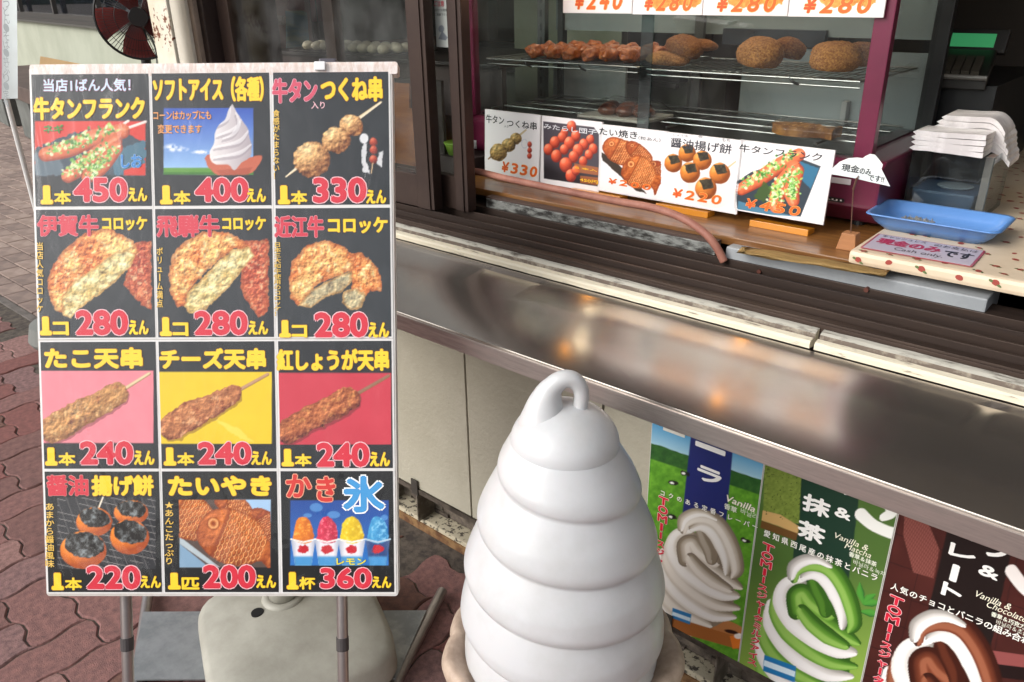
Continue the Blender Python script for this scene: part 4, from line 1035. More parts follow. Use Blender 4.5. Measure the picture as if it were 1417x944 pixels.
def swirl_ice(p, x0, y0, x1, y1, c1, c2):
    """poured soft serve: folded top hook and ribbons running down to tips at the right"""
    k = (x1 - x0) / 135.0
    def q(x, y): return (x0 + (x - 1055) * k, y0 + (y - 772) * k)
    def rib(pts, rad, c):
        C, lo, hi = c; rad = [z * k * 1.28 for z in rad]
        p.tube([q(*z) for z in pts], rad, C, lo, None, bias=-.55, tex=.05, seed=len(pts), tsc=8, power=1.5)
        m = p.path(curve([q(*z) for z in pts]), rad); p.put(m * np.clip(1 - np.abs(p.side + .45) * 2.2, 0, .5), hi)
        m = p.path(curve([q(*z) for z in pts]), rad); e = np.clip((np.abs(p.side) - .72) * 3.2, 0, .75) * (p.side > 0); p.put(m * e, p.h(lo) * .8)
    p.put(p.poly([q(*z) for z in ((1080, 825), (1110, 800), (1160, 830), (1180, 880), (1175, 935), (1140, 955), (1080, 955), (1056, 910), (1062, 850))], 1), c2[1])
    rib([(1052, 888), (1058, 925), (1080, 958)], [6, 10, 8], c2)
    rib([(1055, 868), (1058, 902), (1078, 932), (1110, 956)], [6, 10, 11, 8], c1)
    rib([(1062, 850), (1062, 880), (1080, 908), (1108, 930), (1140, 948)], [6, 11, 12, 11, 4], c2)
    rib([(1068, 836), (1070, 862), (1088, 890), (1114, 913), (1146, 932), (1178, 936)], [6, 11, 12, 12, 9, 3], c1)
    rib([(1078, 822), (1078, 846), (1094, 872), (1122, 897), (1152, 915), (1184, 922)], [6, 11, 13, 12, 9, 3], c2)
    rib([(1106, 806), (1090, 812), (1086, 832), (1102, 858), (1132, 882), (1160, 898), (1182, 903)], [8, 10, 13, 14, 13, 10, 4], c1)
    rib([(1124, 846), (1150, 864), (1172, 880), (1188, 890)], [8, 10, 8, 3], c2)
    rib([(1102, 846), (1100, 824), (1112, 818), (1124, 832), (1146, 848)], [9, 9, 8, 9, 9], c2)
    rib([(1110, 845), (1124, 862), (1146, 880), (1170, 893)], [7, 9, 9, 5], c2)
    rib([(1126, 798), (1134, 815), (1142, 832), (1143, 846)], [7, 10, 10, 7], (c2[1], c2[1], c2[0]))
    rib([(1112, 798), (1128, 792), (1146, 800), (1160, 822), (1167, 846), (1166, 868)], [4, 8, 11, 11, 8, 3], c1)
    rib([(1099, 802), (1104, 788), (1124, 780), (1148, 786), (1166, 808), (1178, 836), (1183, 862), (1176, 874)], [4, 6, 8, 9, 9, 9, 8, 3], c2)
    rib([(1095, 798), (1099, 784), (1114, 775), (1132, 775), (1150, 784)], [4, 7, 6.5, 4.5, 2], c1)
def swirl_poster(p, x0, y0, x1, y1, c1, c2): swirl_ice(p, x0, y0, x1, y1, c1, c2)
WHc = ('E9E4DA', 'A89C88', 'FFFFFF'); WH2 = ('DED6C8', '8C7F6C', 'F8F4EC'); GRc = ('6FA63A', '33631C', 'B4D67A'); CHc = ('7A3E28', '3A170E', 'B87A5C'); WHp = ('ECEAE6', 'A8A49E', 'FFFFFF')
def p1(p):
    t = np.clip((p.Y - (590 + (p.X - 914) * .33)) / 34, 0, 1)[:, None]; p.C[:] = p.h('5AA0CE') * (1 - t) + p.h('B4D4E0') * t
    L = 590 + (p.X - 914) * .33
    hl = L + 24 + 6 * fbm(p.X, p.Y * 0, 30, 2); m = np.clip(p.Y - hl, 0, 1); t = fbm(p.X, p.Y, 5, 4, 3)[:, None]; p.put(m, p.h('1E4A22') * (1 - t) + p.h('3E7030') * t)
    gl = L + 48; m = np.clip((p.Y - gl) / 2, 0, 1); t = fbm(p.X, p.Y, 6, 6, 4)[:, None]; p.put(m, p.h('3E7A1C') * (1 - t) + p.h('7AB83A') * t)
    p.put(p.poly([(961, 560), (1020, 560), (1004, 735), (942, 735)]), '232C6C')
    for x, y in ((930, 715), (932, 668), (1032, 748), (948, 655)): p.put(p.ell(x, y, 7, 3.2, 15, 2, 3), '1A1A1A'); p.put(p.ell(x - 2, y, 3, 1.6, 15, 1, 3) , 'F0F0EA')
    p.put(p.ell(980, 866, 60, 16, 15), 'B87A48'); swirl_poster(p, 907, 708, 1027, 866, WHc, WH2)
    p.put(p.poly([(930, 853), (1030, 884), (1028, 900), (928, 872)]), 'A4632F'); p.put(p.poly([(931, 841), (957, 850), (955, 864), (930, 855)]), '1E78B4'); p.put(p.poly([(931, 846), (956, 855), (955, 860), (930, 851)]), 'D8ECF6')
    p.put(p.poly([(1010, 880), (1026, 878), (1024, 896), (1014, 898)]), 'E07A2A'); p.put(p.ell(1022, 880, 6, 4), 'F0E8E0'); p.put(p.ell(1012, 874, 9, 2.5, 12), '2A1410')
poster('vanilla soft serve poster with green pasture and cows beside the white display', xa, xb, p1,
       [PS('一', 963, 609, 42, 7, bold=.05), PS('ラ', 966, 641, 35, 20, bold=.05), PS('Vanilla', 1004, 683, 42, 9, 'F4F0E0', .02, '2A4A1A', .015, .25),
        PS('香草', 1003, 695, 18, 8, 'E4E8D8', .03), PS('바닐라', 1026, 702, 24, 8, 'E4E8D8', .01)]
       + [('~' + ch, *[k for k in (pp.uv(914 + i * 11.6, 676 + i * 4.15)[0], pp.uv(914 + i * 11.6, 676 + i * 4.15)[1] - .015, pp.uv(914 + i * 11.6, 676 + i * 4.15)[0] + .0135, pp.uv(914 + i * 11.6, 676 + i * 4.15)[1])], 'F4F4EC', .02, '20401A', .012) for i, ch in enumerate('コクのある定番フレーバー')]
       + side_text(912, 684, 930, 850), '6FA03A')
def p2(p):
    p.C[:] = p.h('4A6A30'); k = np.clip((p.Y - 780) / 150, 0, 1)[:, None]; p.C = p.C * (1 - k) + p.h('8CAE4A') * k
    p.put(p.poly([(1112, 600), (1200, 600), (1170, 840), (1092, 840)]), '17382A'); k = np.clip((p.Y - 780) / 40, 0, 1)
    m = p.poly([(1060, 600), (1112, 600), (1106, 725), (1056, 712)]); t = fbm(p.X, p.Y, 3, 3, 3)[:, None]; p.put(m, p.h('5A6E2A') * (1 - t) + p.h('8C9E48') * t)
    p.put(p.poly([(1056, 706), (1080, 712), (1106, 728), (1104, 740), (1078, 728), (1054, 720)]), 'C8A468'); p.put(p.poly([(1054, 720), (1104, 738), (1102, 748), (1052, 730)]), '6A4A26')
    p.put(m * (vn(p.X, p.Y, 2.2, 6) > .86) * .8, '3A4618')
    for a, b, c, d in ((1196, 836, 1190, 806), (1196, 836, 1212, 822), (1196, 836, 1222, 834), (1192, 846, 1222, 852)):
        p.tube([(a, b), ((a + c) / 2 - 2, (b + d) / 2 - 1), (c, d)], [1.5, 5.5, .6], '4E9A3A', '22602A')
    swirl_poster(p, 1055, 772, 1190, 950, WHp, GRc)
    p.put(p.poly([(1058, 906), (1102, 922), (1100, 944), (1056, 928)]), '1E78B4'); p.put(p.poly([(1058, 913), (1101, 929), (1100, 937), (1057, 921)]), 'D8ECF6')
    p.put(p.poly([(1194, 690), (1222, 698), (1232, 712), (1226, 720), (1206, 712), (1192, 706)], 1) * .0, 'F2F2EE')
    m = p.path(curve([(1200, 662), (1226, 690), (1234, 708), (1222, 716)]), resample([9, 9, 8, 5], 19)); p.put(m, 'ECEEE8')
    m = p.path(curve([(1192, 712), (1208, 726), (1230, 736), (1246, 740)]), resample([9, 8, 8, 9], 19)); p.put(m, 'ECEEE8')
poster('green tea and vanilla twist soft serve poster in dark green between the other posters', xb + .0015, xc_, p2,
       [PS('抹', 1113, 680, 38, 25, bold=.05), PS('茶', 1106, 716, 38, 25, bold=.05), PS('&', 1157, 699, 22, 14, bold=.04), PS('ラ', 1163, 655, 34, 26, bold=.05),
        PS('Vanilla &', 1154, 735, 48, 8, 'F0EED8', .015, None, 0, .25), PS('Matcha', 1170, 750, 36, 8, 'F0EED8', .015, None, 0, .25), PS('香草＆抹茶', 1176, 762, 38, 7, 'E4E8D8', .03), PS('바닐라＆녹차', 1182, 773, 44, 7, 'E4E8D8', .01)]
       + [('~' + ch, pp.uv(1058 + i * 12.3, 731 + i * 4.9)[0], pp.uv(1058 + i * 12.3, 731 + i * 4.9)[1] - .017, pp.uv(1058 + i * 12.3, 731 + i * 4.9)[0] + .0145, pp.uv(1058 + i * 12.3, 731 + i * 4.9)[1], 'F4F4EC', .02, '10281A', .012) for i, ch in enumerate('愛知県西尾産の抹茶とバニラ')]
       + side_text(1056, 748, 1075, 910), '2A4A2A')
def p3(p):
    p.C[:] = p.h('46201C'); t = fbm(p.X, p.Y, 40, 3, 2)[:, None]; p.C = p.C * (.8 + .4 * t)
    for k in range(-4, 12):
        p.put(np.clip(1.2 - np.abs((p.Y - 700) - (p.X - 1250) * .35 - k * 42), 0, .5), '241010'); p.put(np.clip(1.2 - np.abs((p.X - 1250) + (p.Y - 700) * .25 - k * 44), 0, .5), '241010')
    m = p.poly([(1254, 690), (1280, 712), (1300, 760), (1292, 800), (1264, 792), (1250, 740)], 0); p.put(m, '6E3A34'); p.put(m * np.clip(np.sin((p.X + p.Y * .6) * 1.6) * .7, 0, .5), 'A46A60')
    p.put(p.poly([(1312, 730), (1400, 760), (1370, 900), (1278, 870)]), '1A1413')
    m = p.poly([(1360, 898), (1417, 906), (1430, 930), (1368, 922)]); p.put(m, '8A4A48'); p.put(p.poly([(1374, 918), (1440, 926), (1440, 944), (1374, 936)]), '1A1010')
    swirl_poster(p, 1215, 850, 1385, 1074, WHp, CHc)
    m = p.path(curve([(1400, 790), (1417, 812), (1440, 830)]), resample([9, 9, 9], 13)); p.put(m, 'ECE6E2')
poster('chocolate and vanilla twist soft serve poster in brown at the right end', xc_ + .0015, xd, p3,
       [PS('コ', 1319, 718, 32, 20, bold=.05), PS('レ', 1316, 749, 35, 18, bold=.05), PS('l', 1319, 779, 8, 24, bold=.05), PS('ト', 1306, 803, 26, 19, bold=.05),
        PS('ラ', 1363, 740, 34, 26, bold=.05), PS('&', 1357, 778, 26, 16, bold=.04), PS('Vanilla &', 1349, 815, 50, 9, 'F0EED8', .015, None, 0, .25), PS('Chocolate', 1366, 830, 54, 9, 'F0EED8', .015, None, 0, .25),
        PS('香草＆巧克力', 1373, 845, 46, 7, 'E4E8D8', .03), PS('바닐라＆초콜릿', 1380, 856, 50, 7, 'E4E8D8', .01)]
       + [('~' + ch, pp.uv(1234 + i * 12.9, 804 + i * 5.2)[0], pp.uv(1234 + i * 12.9, 804 + i * 5.2)[1] - .0165, pp.uv(1234 + i * 12.9, 804 + i * 5.2)[0] + .0145, pp.uv(1234 + i * 12.9, 804 + i * 5.2)[1], 'F4F4EC', .02, '1A0E0C', .012) for i, ch in enumerate('人気のチョコとバニラの組み合わせ')]
       + side_text(1232, 820, 1250, 1010), '46201C')
bm = B(); a_ = at_y(918, 588, PY - .002); box(bm, a_[0], a_[0] + .05, PY - .0022, PY - .0012, a_[2] - .012, a_[2] + .004); o = obj('tape', bm, mat('white_tape', 'DAD8CE', .5)); base_at(o, a_); tag(o, 'short strip of white tape at the top corner of the vanilla poster', 'tape')

# ================================================================ far wall at the left, fan, banner, cardboard sign
q0 = np.array([-9.527, 4.145]); q1 = np.array([-13.904, 4.835]); dq = (q1 - q0) / np.linalg.norm(q1 - q0); nq_ = np.array([dq[1], -dq[0]]); nq_ = nq_ if nq_[1] < 0 else -nq_
def wl(s, d, z): p = q0 + dq * s + nq_ * d; return (p[0], p[1], z)
m_pale = mat('pale_green_plaster', 'A9AD9C', .85, c2='9DA190', scale=1.2, bump=.15)
fw = thing('far_wall', 'pale green plaster wall with dark framed windows across the passage', 'building', wl(0, 0, 0))
def wbox(bm, s0, s1, d0, d1, z0, z1):
    prism(bm, [(s0, z0), (s1, z0), (s1, z1), (s0, z1)], d0, d1, lambda a, b, w_: wl(a, w_, b))
bm = B(); wbox(bm, -8, 16, -.25, 0, .40, 1.15); obj('plaster', bm, m_pale, fw)
bm = B(); wbox(bm, -8, 16, -.25, 0, 2.4, 3.6); obj('plaster', bm, m_pale, fw)
bm = B(); wbox(bm, -8, 16, -.25, .03, 0, .40); obj('plinth', bm, mat('dark_plinth', '5A4A42', .9, c2='4A3C36', scale=4), fw)
m_frame = mat('dark_window_frame', '4A4744', .45, .4)
m_drk = mat('dark_room', '14141C', .9)
bm = B(); wbox(bm, -8, 16, .0, .05, 1.135, 1.175); wbox(bm, -8, 16, -.02, .02, 1.176, 1.235); obj('window_frame', bm, m_frame, fw)
bm = B(); wbox(bm, -8, 16, .05, .07, 1.115, 1.134); obj('window_frame', bm, mat('frame_light', '6E6C66', .4, .5), fw)
for s in range(-8, 16, 2):
    bm = B(); wbox(bm, s - .035, s + .035, -.02, .03, 1.236, 2.4); obj('mullion', bm, m_frame, fw)
bm = B(); wbox(bm, -8, 16, -.14, -.12, 1.236, 2.4); obj('window_backing', bm, mat('curtain_dark', '2A2634', .8, c2='171A22', scale=1.4, stretch=(3, 3, .2)), fw)
bm = B(); wbox(bm, -8, 16, -.055, -.05, 1.236, 2.4); obj('glass', bm, glass('far_glass', 'D8DCE0', 1.5), fw)
# low counter and grey block at the foot of that wall, far left
lc = at_z(20, 188, 0); ax_ = Vector((dq[0], dq[1], 0)); ay_ = Vector((-dq[1], dq[0], 0)); ay_ = ay_ if ay_.y > 0 else -ay_
bt = thing('bench', 'brown topped bench on grey blocks below the white banner', 'bench', (lc[0], lc[1], 0))
bm = B(); obox(bm, Vector((lc[0], lc[1], .55)) + ay_ * .35, ax_, ay_, (0, 0, 1), 1.7, .36, .075); obj('bench_top', bm, mat('brown_bench_top', '5B4A42', .7, c2='493B35', scale=3), bt, bevel=.01)
for s in (-.46, 1.1):
    bm = B(); obox(bm, Vector((lc[0], lc[1], .235)) + ax_ * s + ay_ * .38, ax_, ay_, (0, 0, 1), .33, .3, .235)
    obj('block', bm, mat('grey_block', '6A6C68', .85, c2='5A5C58', scale=5), bt, bevel=.02)
# banner
bw = Plane(at_z(0, 0, 1.5) * 0 + np.array([-3.86, 1.22, 0]), (float(cr[0]), float(cr[1]), 0), (0, 0, 1))
u1_, vb_ = bw.uv(22.5, 137); u0_ = bw.uv(-48, 137)[0]
bn = thing('banner', 'white cloth banner with pale vertical lettering at the left edge', 'banner', bw.P(u0_, 0))
ut_, vt_ = bw.uv(22.5, -10)
def fb(s, t):
    sh_ = (ut_ - u1_) * t * (2.3 - vb_) / (vt_ - vb_); u = u0_ + s * (u1_ - u0_) + sh_; return tuple(bw.P(u, vb_ + t * (2.3 - vb_), .012 * math.sin(s * 5 + t * 3)))
bm = B(); grid_mesh(bm, 10, 30, fb)
bm.faces.ensure_lookup_table()
for q_, f in enumerate(bm.faces): f.material_index = 1 if q_ % 10 < 7 else 0
obj('cloth', bm, [mat('white_cloth', 'DDE6E6', .8), mat('pink_cloth', 'D8909A', .8)], bn, smooth=True)
bm = B(); tube(bm, [bw.P(bw.uv(3, 130)[0], .0, -.02), bw.P(bw.uv(3, 130)[0], 2.4, -.02)], .011, 10); obj('pole', bm, mat('white_pole', 'D8D8D4', .4), bn)
bm = B(); c_ = bw.P(bw.uv(3, 130)[0], 0, -.02); lathe(bm, (c_[0], c_[1], 0), [(.16, 0), (.17, .02), (.15, .09), (.05, .12), (.03, .14)], 28); obj('pole_base', bm, mat('grey_pole_base', '6E706C', .7), bn)
its = []
for i, ch in enumerate('お食事処　うどん・そば・丼ぶり・定食'):
    a = bw.uv(7, -60 + i * 11.5); its.append((ch, a[0], a[1] - .034, a[0] + .024, a[1], 'A9B2B4', .01, None, 0)) if ch not in '　' else None
lettering(bw, its, bn, .020)
# standing fan
D_ = 4.9; r_ = ray(191, 24); hub = CP + r_ / np.linalg.norm(r_[:2]) * D_; hub = Vector([float(x) for x in hub])
to = (Vector((0, 0, 1.5)) - hub); to.z = 0; to.normalize(); to = (to + Vector((0, 0, .04)) + Vector((.28, -.1, 0))).normalized()
rt = Vector((0, 0, 1)).cross(to).normalized(); up = to.cross(rt)
fan = thing('standing_fan', 'black standing fan with dark red blades by the pale wall', 'fan', (hub.x, hub.y, 0))
m_blk = mat('black_fan_plastic', '16181A', .4); m_red = mat('dark_red_blade', '7E2A22', .35, c2='6A2320', scale=3)
RF = .205
bm = B()
def circ(rad, off, th): tube(bm, [hub + to * off + (rt * math.cos(2 * math.pi * k / 40) + up * math.sin(2 * math.pi * k / 40)) * rad for k in range(41)], th, 6, cap=False)
circ(RF, .02, .0065); circ(RF * .99, -.05, .004); circ(RF * .55, .055, .002); circ(RF * .8, .045, .0015)
obj('guard_rim', bm, m_blk, fan)
bm = B()
for k in range(72):
    a = 2 * math.pi * k / 72; d = rt * math.cos(a) + up * math.sin(a)
    tube(bm, [hub + to * .062 + d * .05, hub + to * .055 + d * RF * .6, hub + to * .02 + d * RF], .0011, 3, cap=False)
    tube(bm, [hub - to * .06 + d * .06, hub - to * .07 + d * RF * .6, hub - to * .03 + d * RF], .0011, 3, cap=False)
obj('guard_wires', bm, m_blk, fan)
for k in range(5):
    bm = B(); a0 = 2 * math.pi * k / 5 + .55
    def bl(s, t):
        r = .04 + t * .165; a = a0 + (s - .5) * (1.05 - .25 * t) + .25 * t; return tuple(hub + (rt * math.cos(a) + up * math.sin(a)) * r + to * (.02 * (s - .5) * (1 + t)))
    grid_mesh(bm, 8, 8, bl); bmesh.ops.solidify(bm, geom=bm.faces[:], thickness=.003); obj('blade', bm, m_red, fan, smooth=True)
bm = B(); tube(bm, [hub + to * .068, hub + to * .05, hub - to * .02], [.045, .05, .04], 24); obj('hub', bm, m_blk, fan, smooth=False)
bm = B(); tube(bm, [hub - to * .05, hub - to * .1, hub - to * .2, hub - to * .22], [.05, .065, .055, .03], 20); obj('motor', bm, m_blk, fan)
bm = B(); tube(bm, [hub - to * .12 - Vector((0, 0, .03)), hub - to * .1 - Vector((0, 0, .22)), (hub.x - to.x * .1, hub.y - to.y * .1, .75)], [.03, .026, .018], 14)
tube(bm, [(hub.x - to.x * .1, hub.y - to.y * .1, .75), (hub.x - to.x * .1, hub.y - to.y * .1, .03)], .014, 12); obj('stand_pole', bm, m_blk, fan)
bm = B(); lathe(bm, (hub.x - to.x * .1, hub.y - to.y * .1, 0), [(.19, 0), (.2, .01), (.18, .03), (.05, .045), (.02, .06)], 32); obj('stand_base', bm, m_blk, fan, smooth=True)
bm = B(); tube(bm, [tuple(q) for q in curve([tuple(hub - to * .2), tuple(hub - to * .18 + rt * .06 - up * .15), tuple(hub + rt * .03 - up * .4 - to * .1), tuple(hub - up * .8 - to * .08)], 6)], .004, 6); obj('cable', bm, m_blk, fan)
# cardboard sign, held by a small easel behind the menu board
cs = Plane((-3.35, 1.35, 0), (float(cr[0]), float(cr[1]) , 0), (0, 0, 1))
cs_t = thing('cardboard_sign', 'tan cardboard sign with marker writing peeking above the menu board', 'sign', cs.P(*cs.uv(90, 100)) * np.array([1, 1, 0]))
pl4 = [cs.uv(57, 78), cs.uv(130, 92), cs.uv(135, 150), cs.uv(50, 150)]
bm = B(); prism(bm, pl4, 0, .006, lambda a, b, w_: tuple(cs.P(a, b, w_))); obj('card', bm, mat('tan_cardboard', 'CFAE80', .8, c2='C0A074', scale=5), cs_t)
lettering(cs, [('休けい', *pxbox(cs, 62, 90, 76, 104), '2A2420', .03, None, 0), ('所です', *pxbox(cs, 80, 92, 96, 106), '2A2420', .03, None, 0), ('！', *pxbox(cs, 119, 90, 123, 104), '2A2420', .03, None, 0)], cs_t, .0075)
for pxx in (66, 120):
    u, v = cs.uv(pxx, 150); bm = B(); tube(bm, [cs.P(u, 0, -.01), cs.P(u, v + .06, -.01)], .008, 8); obj('leg', bm, mat('easel_wood', '8A6A48', .7), cs_t)
# ================================================================ inside the window
TB = 1.005                                    # top of the wooden board
m_oak = mat('yellow_brown_board', '8A5E2E', .4, c2='6F4823', scale=5, stretch=(1, 14, 14), coat=.3)
x1w = -.470
dk = thing('work_counter', 'brown wooden counter board behind the window carrying signs and warmer', 'counter', (-1.2, 1.9, 0))
bm = B(); box(bm, -2.45, x1w, 1.52, 2.6, TB - .018, TB); obj('top_board', bm, m_oak, dk, bevel=.002)
bm = B(); box(bm, -2.45, x1w, 1.575, 2.6, .02, TB - .019); obj('cabinet', bm, mat('cabinet_brown', '3B2E28', .7), dk)
# grey worn cable duct on the sill, brown top
xb0, xb1 = -1.40, -.745
bm = B(); box(bm, xb0, xb1, 1.494, 1.519, .964, .991)
o = obj('worn_channel', bm, mat('worn_white_black_metal', '8C8E8A', .5, .3, c2='33312F', scale=55, mix=(.42, .60), detail=8, bump=.4, stretch=(.5, 1, 1.4)), bevel=.002); base_at(o, (-1.07, 1.5, .952)); tag(o, 'worn white and black metal channel along the window track under the pink hose', 'channel')
bm = B(); box(bm, xb0, xb1, 1.4945, 1.519, .9915, .996); k_ = obj('cover_strip', bm, mat('brown_strip', '4A3A34', .6), o)
# grey drawer box to the right
bm = B(); a_ = -.72; b_ = -.232
gb = thing('grey_box', 'long pale grey box under the strawberry cloth and paper bags', 'box', (-.47, 1.52, .95))
box(bm, a_, b_, 1.492, 1.60, .950, .992); obj('lid', bm, mat('pale_grey_box', '9CA0A3', .5, c2='8A8E91', scale=6), gb, bevel=.003)
bm = B(); box(bm, -.60, -.25, 1.488, 1.56, .932, .9495); obj('body', bm, mat('mid_grey_box', '6E7174', .5), gb, bevel=.002)
for q in (1052, 1200):
    c_ = at_y(q, 375 + (q - 1052) * .17, 1.489); bm = B(); tube(bm, [(c_[0], 1.492, c_[2]), (c_[0], 1.482, c_[2])], .0045, 10); obj('screw', bm, mat('rusty_screw', '5A2E22', .6), gb)
# pink hose
hp = [at_y(662, 238, 1.50), at_y(700, 247, 1.49), at_y(770, 262, 1.483), at_y(850, 278, 1.475), at_y(900, 287, 1.472), at_y(940, 300, 1.47), at_y(972, 320, 1.47), at_y(990, 340, 1.473), at_y(1002, 362, 1.478)]
hp = [(-1.50, 1.52, 1.04)] + [tuple(float(v) for v in q) for q in hp]
bm = B(); tube(bm, curve(hp, 8), .0085, 14); o = obj('hose', bm, mat('dusty_pink_hose', 'A5705F', .6, c2='8C5A4C', scale=12), smooth=True); base_at(o, hp[5]); tag(o, 'dusty pink rubber hose curving along the front of the wooden counter', 'hose')
# brown paper bags, flattened bundle
bm = B()
for k in range(5):
    c0 = at_z(1022 + k * 2, 345, .998 + k * .0035); c1 = at_z(1224 + k, 377, .998 + k * .0035); z0 = .9935 + k * .0035
    d = Vector((c1[0] - c0[0], c1[1] - c0[1], 0)); L_ = d.length; d.normalize(); n_ = Vector((-d.y, d.x, 0))
    def fp(s, t): 
        p = Vector((c0[0], c0[1], 0)) + d * s * L_ + n_ * (.045 * (t) - .012 + .004 * mnoise.noise(Vector((s * 5, k, t)))); p.z = z0 + .004 * mnoise.noise(Vector((s * 6, t * 2, k * .3))) + .003 * math.sin(t * 3.1) ; return tuple(p)
    V = grid_mesh(bm, 26, 4, fp)
bmesh.ops.solidify(bm, geom=bm.faces[:], thickness=.0022)
o = obj('paper_bags', bm, mat('manila_paper', 'C9A66B', .75, c2='B08F58', scale=8, stretch=(1, 8, 8), bump=.3), smooth=True); base_at(o, at_z(1120, 360, .995)); tag(o, 'flat bundle of brown paper bags lying before the memo stand', 'paper bags')

# ---- five price signs on orange feet
SY = 1.635
sg = Plane((0, SY, 1.03), (1, 0, 0), (0, .05, 1))
def suv(px, py): return sg.uv(px, py)
def sign(label, tl, br, paint, items, bgc='EDEAEA', step=.0014, plane=sg, name='price_sign', cat='price sign', foot=True, grp=None):
    u0, v1 = plane.uv(*tl); u1, v0 = plane.uv(*br)
    t = thing(name, label, cat, plane.P((u0 + u1) / 2, v0, -.003), grp)
    f = lambda a, b, w_: tuple(plane.P(a, b, w_))
    bm = B(); prism(bm, [(u0, v0), (u1, v0), (u1, v1), (u0, v1)], -.005, 0, f); obj('sign_plate', bm, mat('sign_white', 'E4E0E0', .35), t)
    p = Pic(plane, u0 + .003, v0 + .003, u1 - .003, v1 - .003, step, bgc); paint(p); p.build('picture', t, .0006, rough=.35)
    lettering(plane, items, t, .0012)
    return t
def ST(b, x0, y0, x1, y1, c='2A2C30', bold=.02, oc=None, ow=0, sh=0.0, pl=sg): return (b, *pxbox(pl, x0, y0, x1, y1), c, bold, oc, ow, sh)
OP = 'E8641E'
def pr_(t, x0, y0, x1, y1, pl=sg):
    out = []; n = len(t); ua, vb, ub_, va = pxbox(pl, x0, y0, x1, y1); wd = (ub_ - ua) / (n - .15)
    for i, ch in enumerate(t): out.append((ch, ua + i * wd, vb, ua + i * wd + wd * .72, va, OP if ch != '¥' else 'D8541E', .03, 'F2C060', .025, .22))
    return out
def s1(p):
    p.tube([(728, 180), (716, 190)], [1, 1.4], 'D8C49A', 'A08A60'); p.tube([(676, 220), (683, 214)], [.8, 1.4], 'A07A50', '6A4A30')
    for x, y, r in ((714, 192, 8), (704, 201, 9.5), (690, 211, 12)): p.ball(x, y, r, r, 0, 'A0824A', 'DEC88A', '5E4420', 1, int(r), .3, 3)
    for y in (200, 208, 216): p.ball(733, y, 3.2, 4, 0, 'C0452E', 'E89070', '7A1C14', .6, 3)
    p.put(np.clip(1 - np.abs(p.ell(726, 199, 4, 6) - .5) * 2, 0, .3), '9AA6C0')
sign('leftmost lower price sign, meatball skewer picture priced 330', (671, 151), (745.5, 253), s1,
     [ST('牛タン', 673, 158, 698, 173), ST('つくね串', 702, 164.5, 743, 180.5), ST('入り', 698, 173, 704, 177, '5A5A5A')] + pr_('¥330', 694, 223, 744, 246))
def s2(p):
    m = p.poly([(752, 168), (822, 176), (829, 186), (829, 258), (753, 247)]); p.put(m, '4A444C'); p.put(m * np.clip((p.Y - 215) / 20 - (p.X - 752) / 60, 0, .9), '1E1A1E')
    for x, y, r in ((791, 175, 8), (781, 184, 6.5), (797, 188, 8), (778, 190, 7.5), (768, 197, 8.5), (759, 207, 8), (788, 198, 9), (817, 193, 7), (808, 200, 8), (781, 207, 7.5), (800, 208, 9), (821, 206, 7.5), (770, 216, 9), (794, 217, 8.5), (815, 214, 7), (807, 223, 7), (783, 228, 10.5), (790, 243, 9), (797, 236, 7)):
        p.ball(x, y, r * .82, r, 0, 'D8583A', 'F6B890', '7A2018', .5, int(x) % 7, .12)
    p.put(p.poly([(795, 226), (829, 232), (829, 243), (795, 238)]) * .55, 'E87A3A'); p.put(p.poly([(803, 243), (829, 246), (829, 257), (803, 253)]) * .55, 'E87A3A')
sign('second lower price sign, glossy dumpling cluster on dark ground', (750, 160), (828, 267), s2,
     [ST('みたらし団子', 753, 171, 826, 187, 'D8D8DC', .02, '6A6A70', .02), ('５本入', *pxbox(sg, 796, 230, 827, 238), 'F4C030', .03, 'C0401A', .02), ('450円', *pxbox(sg, 803, 246, 828, 255), 'F4C030', .03, 'C0401A', .02)], 'E4E0E0')
def s3(p):
    p.put(p.poly([(832, 210), (852, 224), (895, 268), (880, 264), (834, 222)], 1), '3A3028')
    C0 = p.C.copy()
    fish(p, 862, 212, 60, 34, 28, c='D0703A', seed=3); fish(p, 886, 214, 50, 22, 40, c='B85A2E', seed=4); fish(p, 902, 238, 30, 40, 75, c='A04828', lo='5A2014', seed=6); fish(p, 886, 240, 52, 44, 28, seed=1)
    k = p.X > 915; p.C[k] = C0[k]
sign('third lower price sign, fish cakes picture priced 200', (833.5, 172), (916.5, 279), s3, [ST('たい焼き', 830, 176, 882, 193), ST('（粒あん）', 884, 188, 914, 197, '5A5A60', .0)] + pr_('¥200', 842, 246, 902, 264))
def s4(p):
    p.put(p.ell(985, 262, 34, 26, 10), 'E4DCD8'); p.put((vn(p.X, p.Y, 2.5, 4) > .8) * np.clip(1 - (p.Y - 180 - (p.X - 920) * .1) / 25, 0, 1) * .3, 'B0A090')
    p.tube([(1018, 224), (1000, 238)], [1, 1.4], 'D8C49A', 'A08A60')
    for x, y, r in ((951, 212, 12), (932, 226, 12.5), (972, 222, 13), (955, 239, 14), (996, 240, 14.5), (977, 261, 15)):
        p.ball(x, y, r, r * 1.02, 0, 'D07A30', 'F6C070', '7A3A14', .6, int(x) % 7, .12)
        m = p.poly([(x - r * .6, y - r * .8), (x + r * .5, y - r * .9), (x + r * .75, y - r * .1), (x - r * .2, y + r * .1)], 1.2); t = fbm(p.X, p.Y, 3, 4)[:, None]; p.put(m, p.h('1E1A14') * (1 - t) + p.h('5A5240') * t)
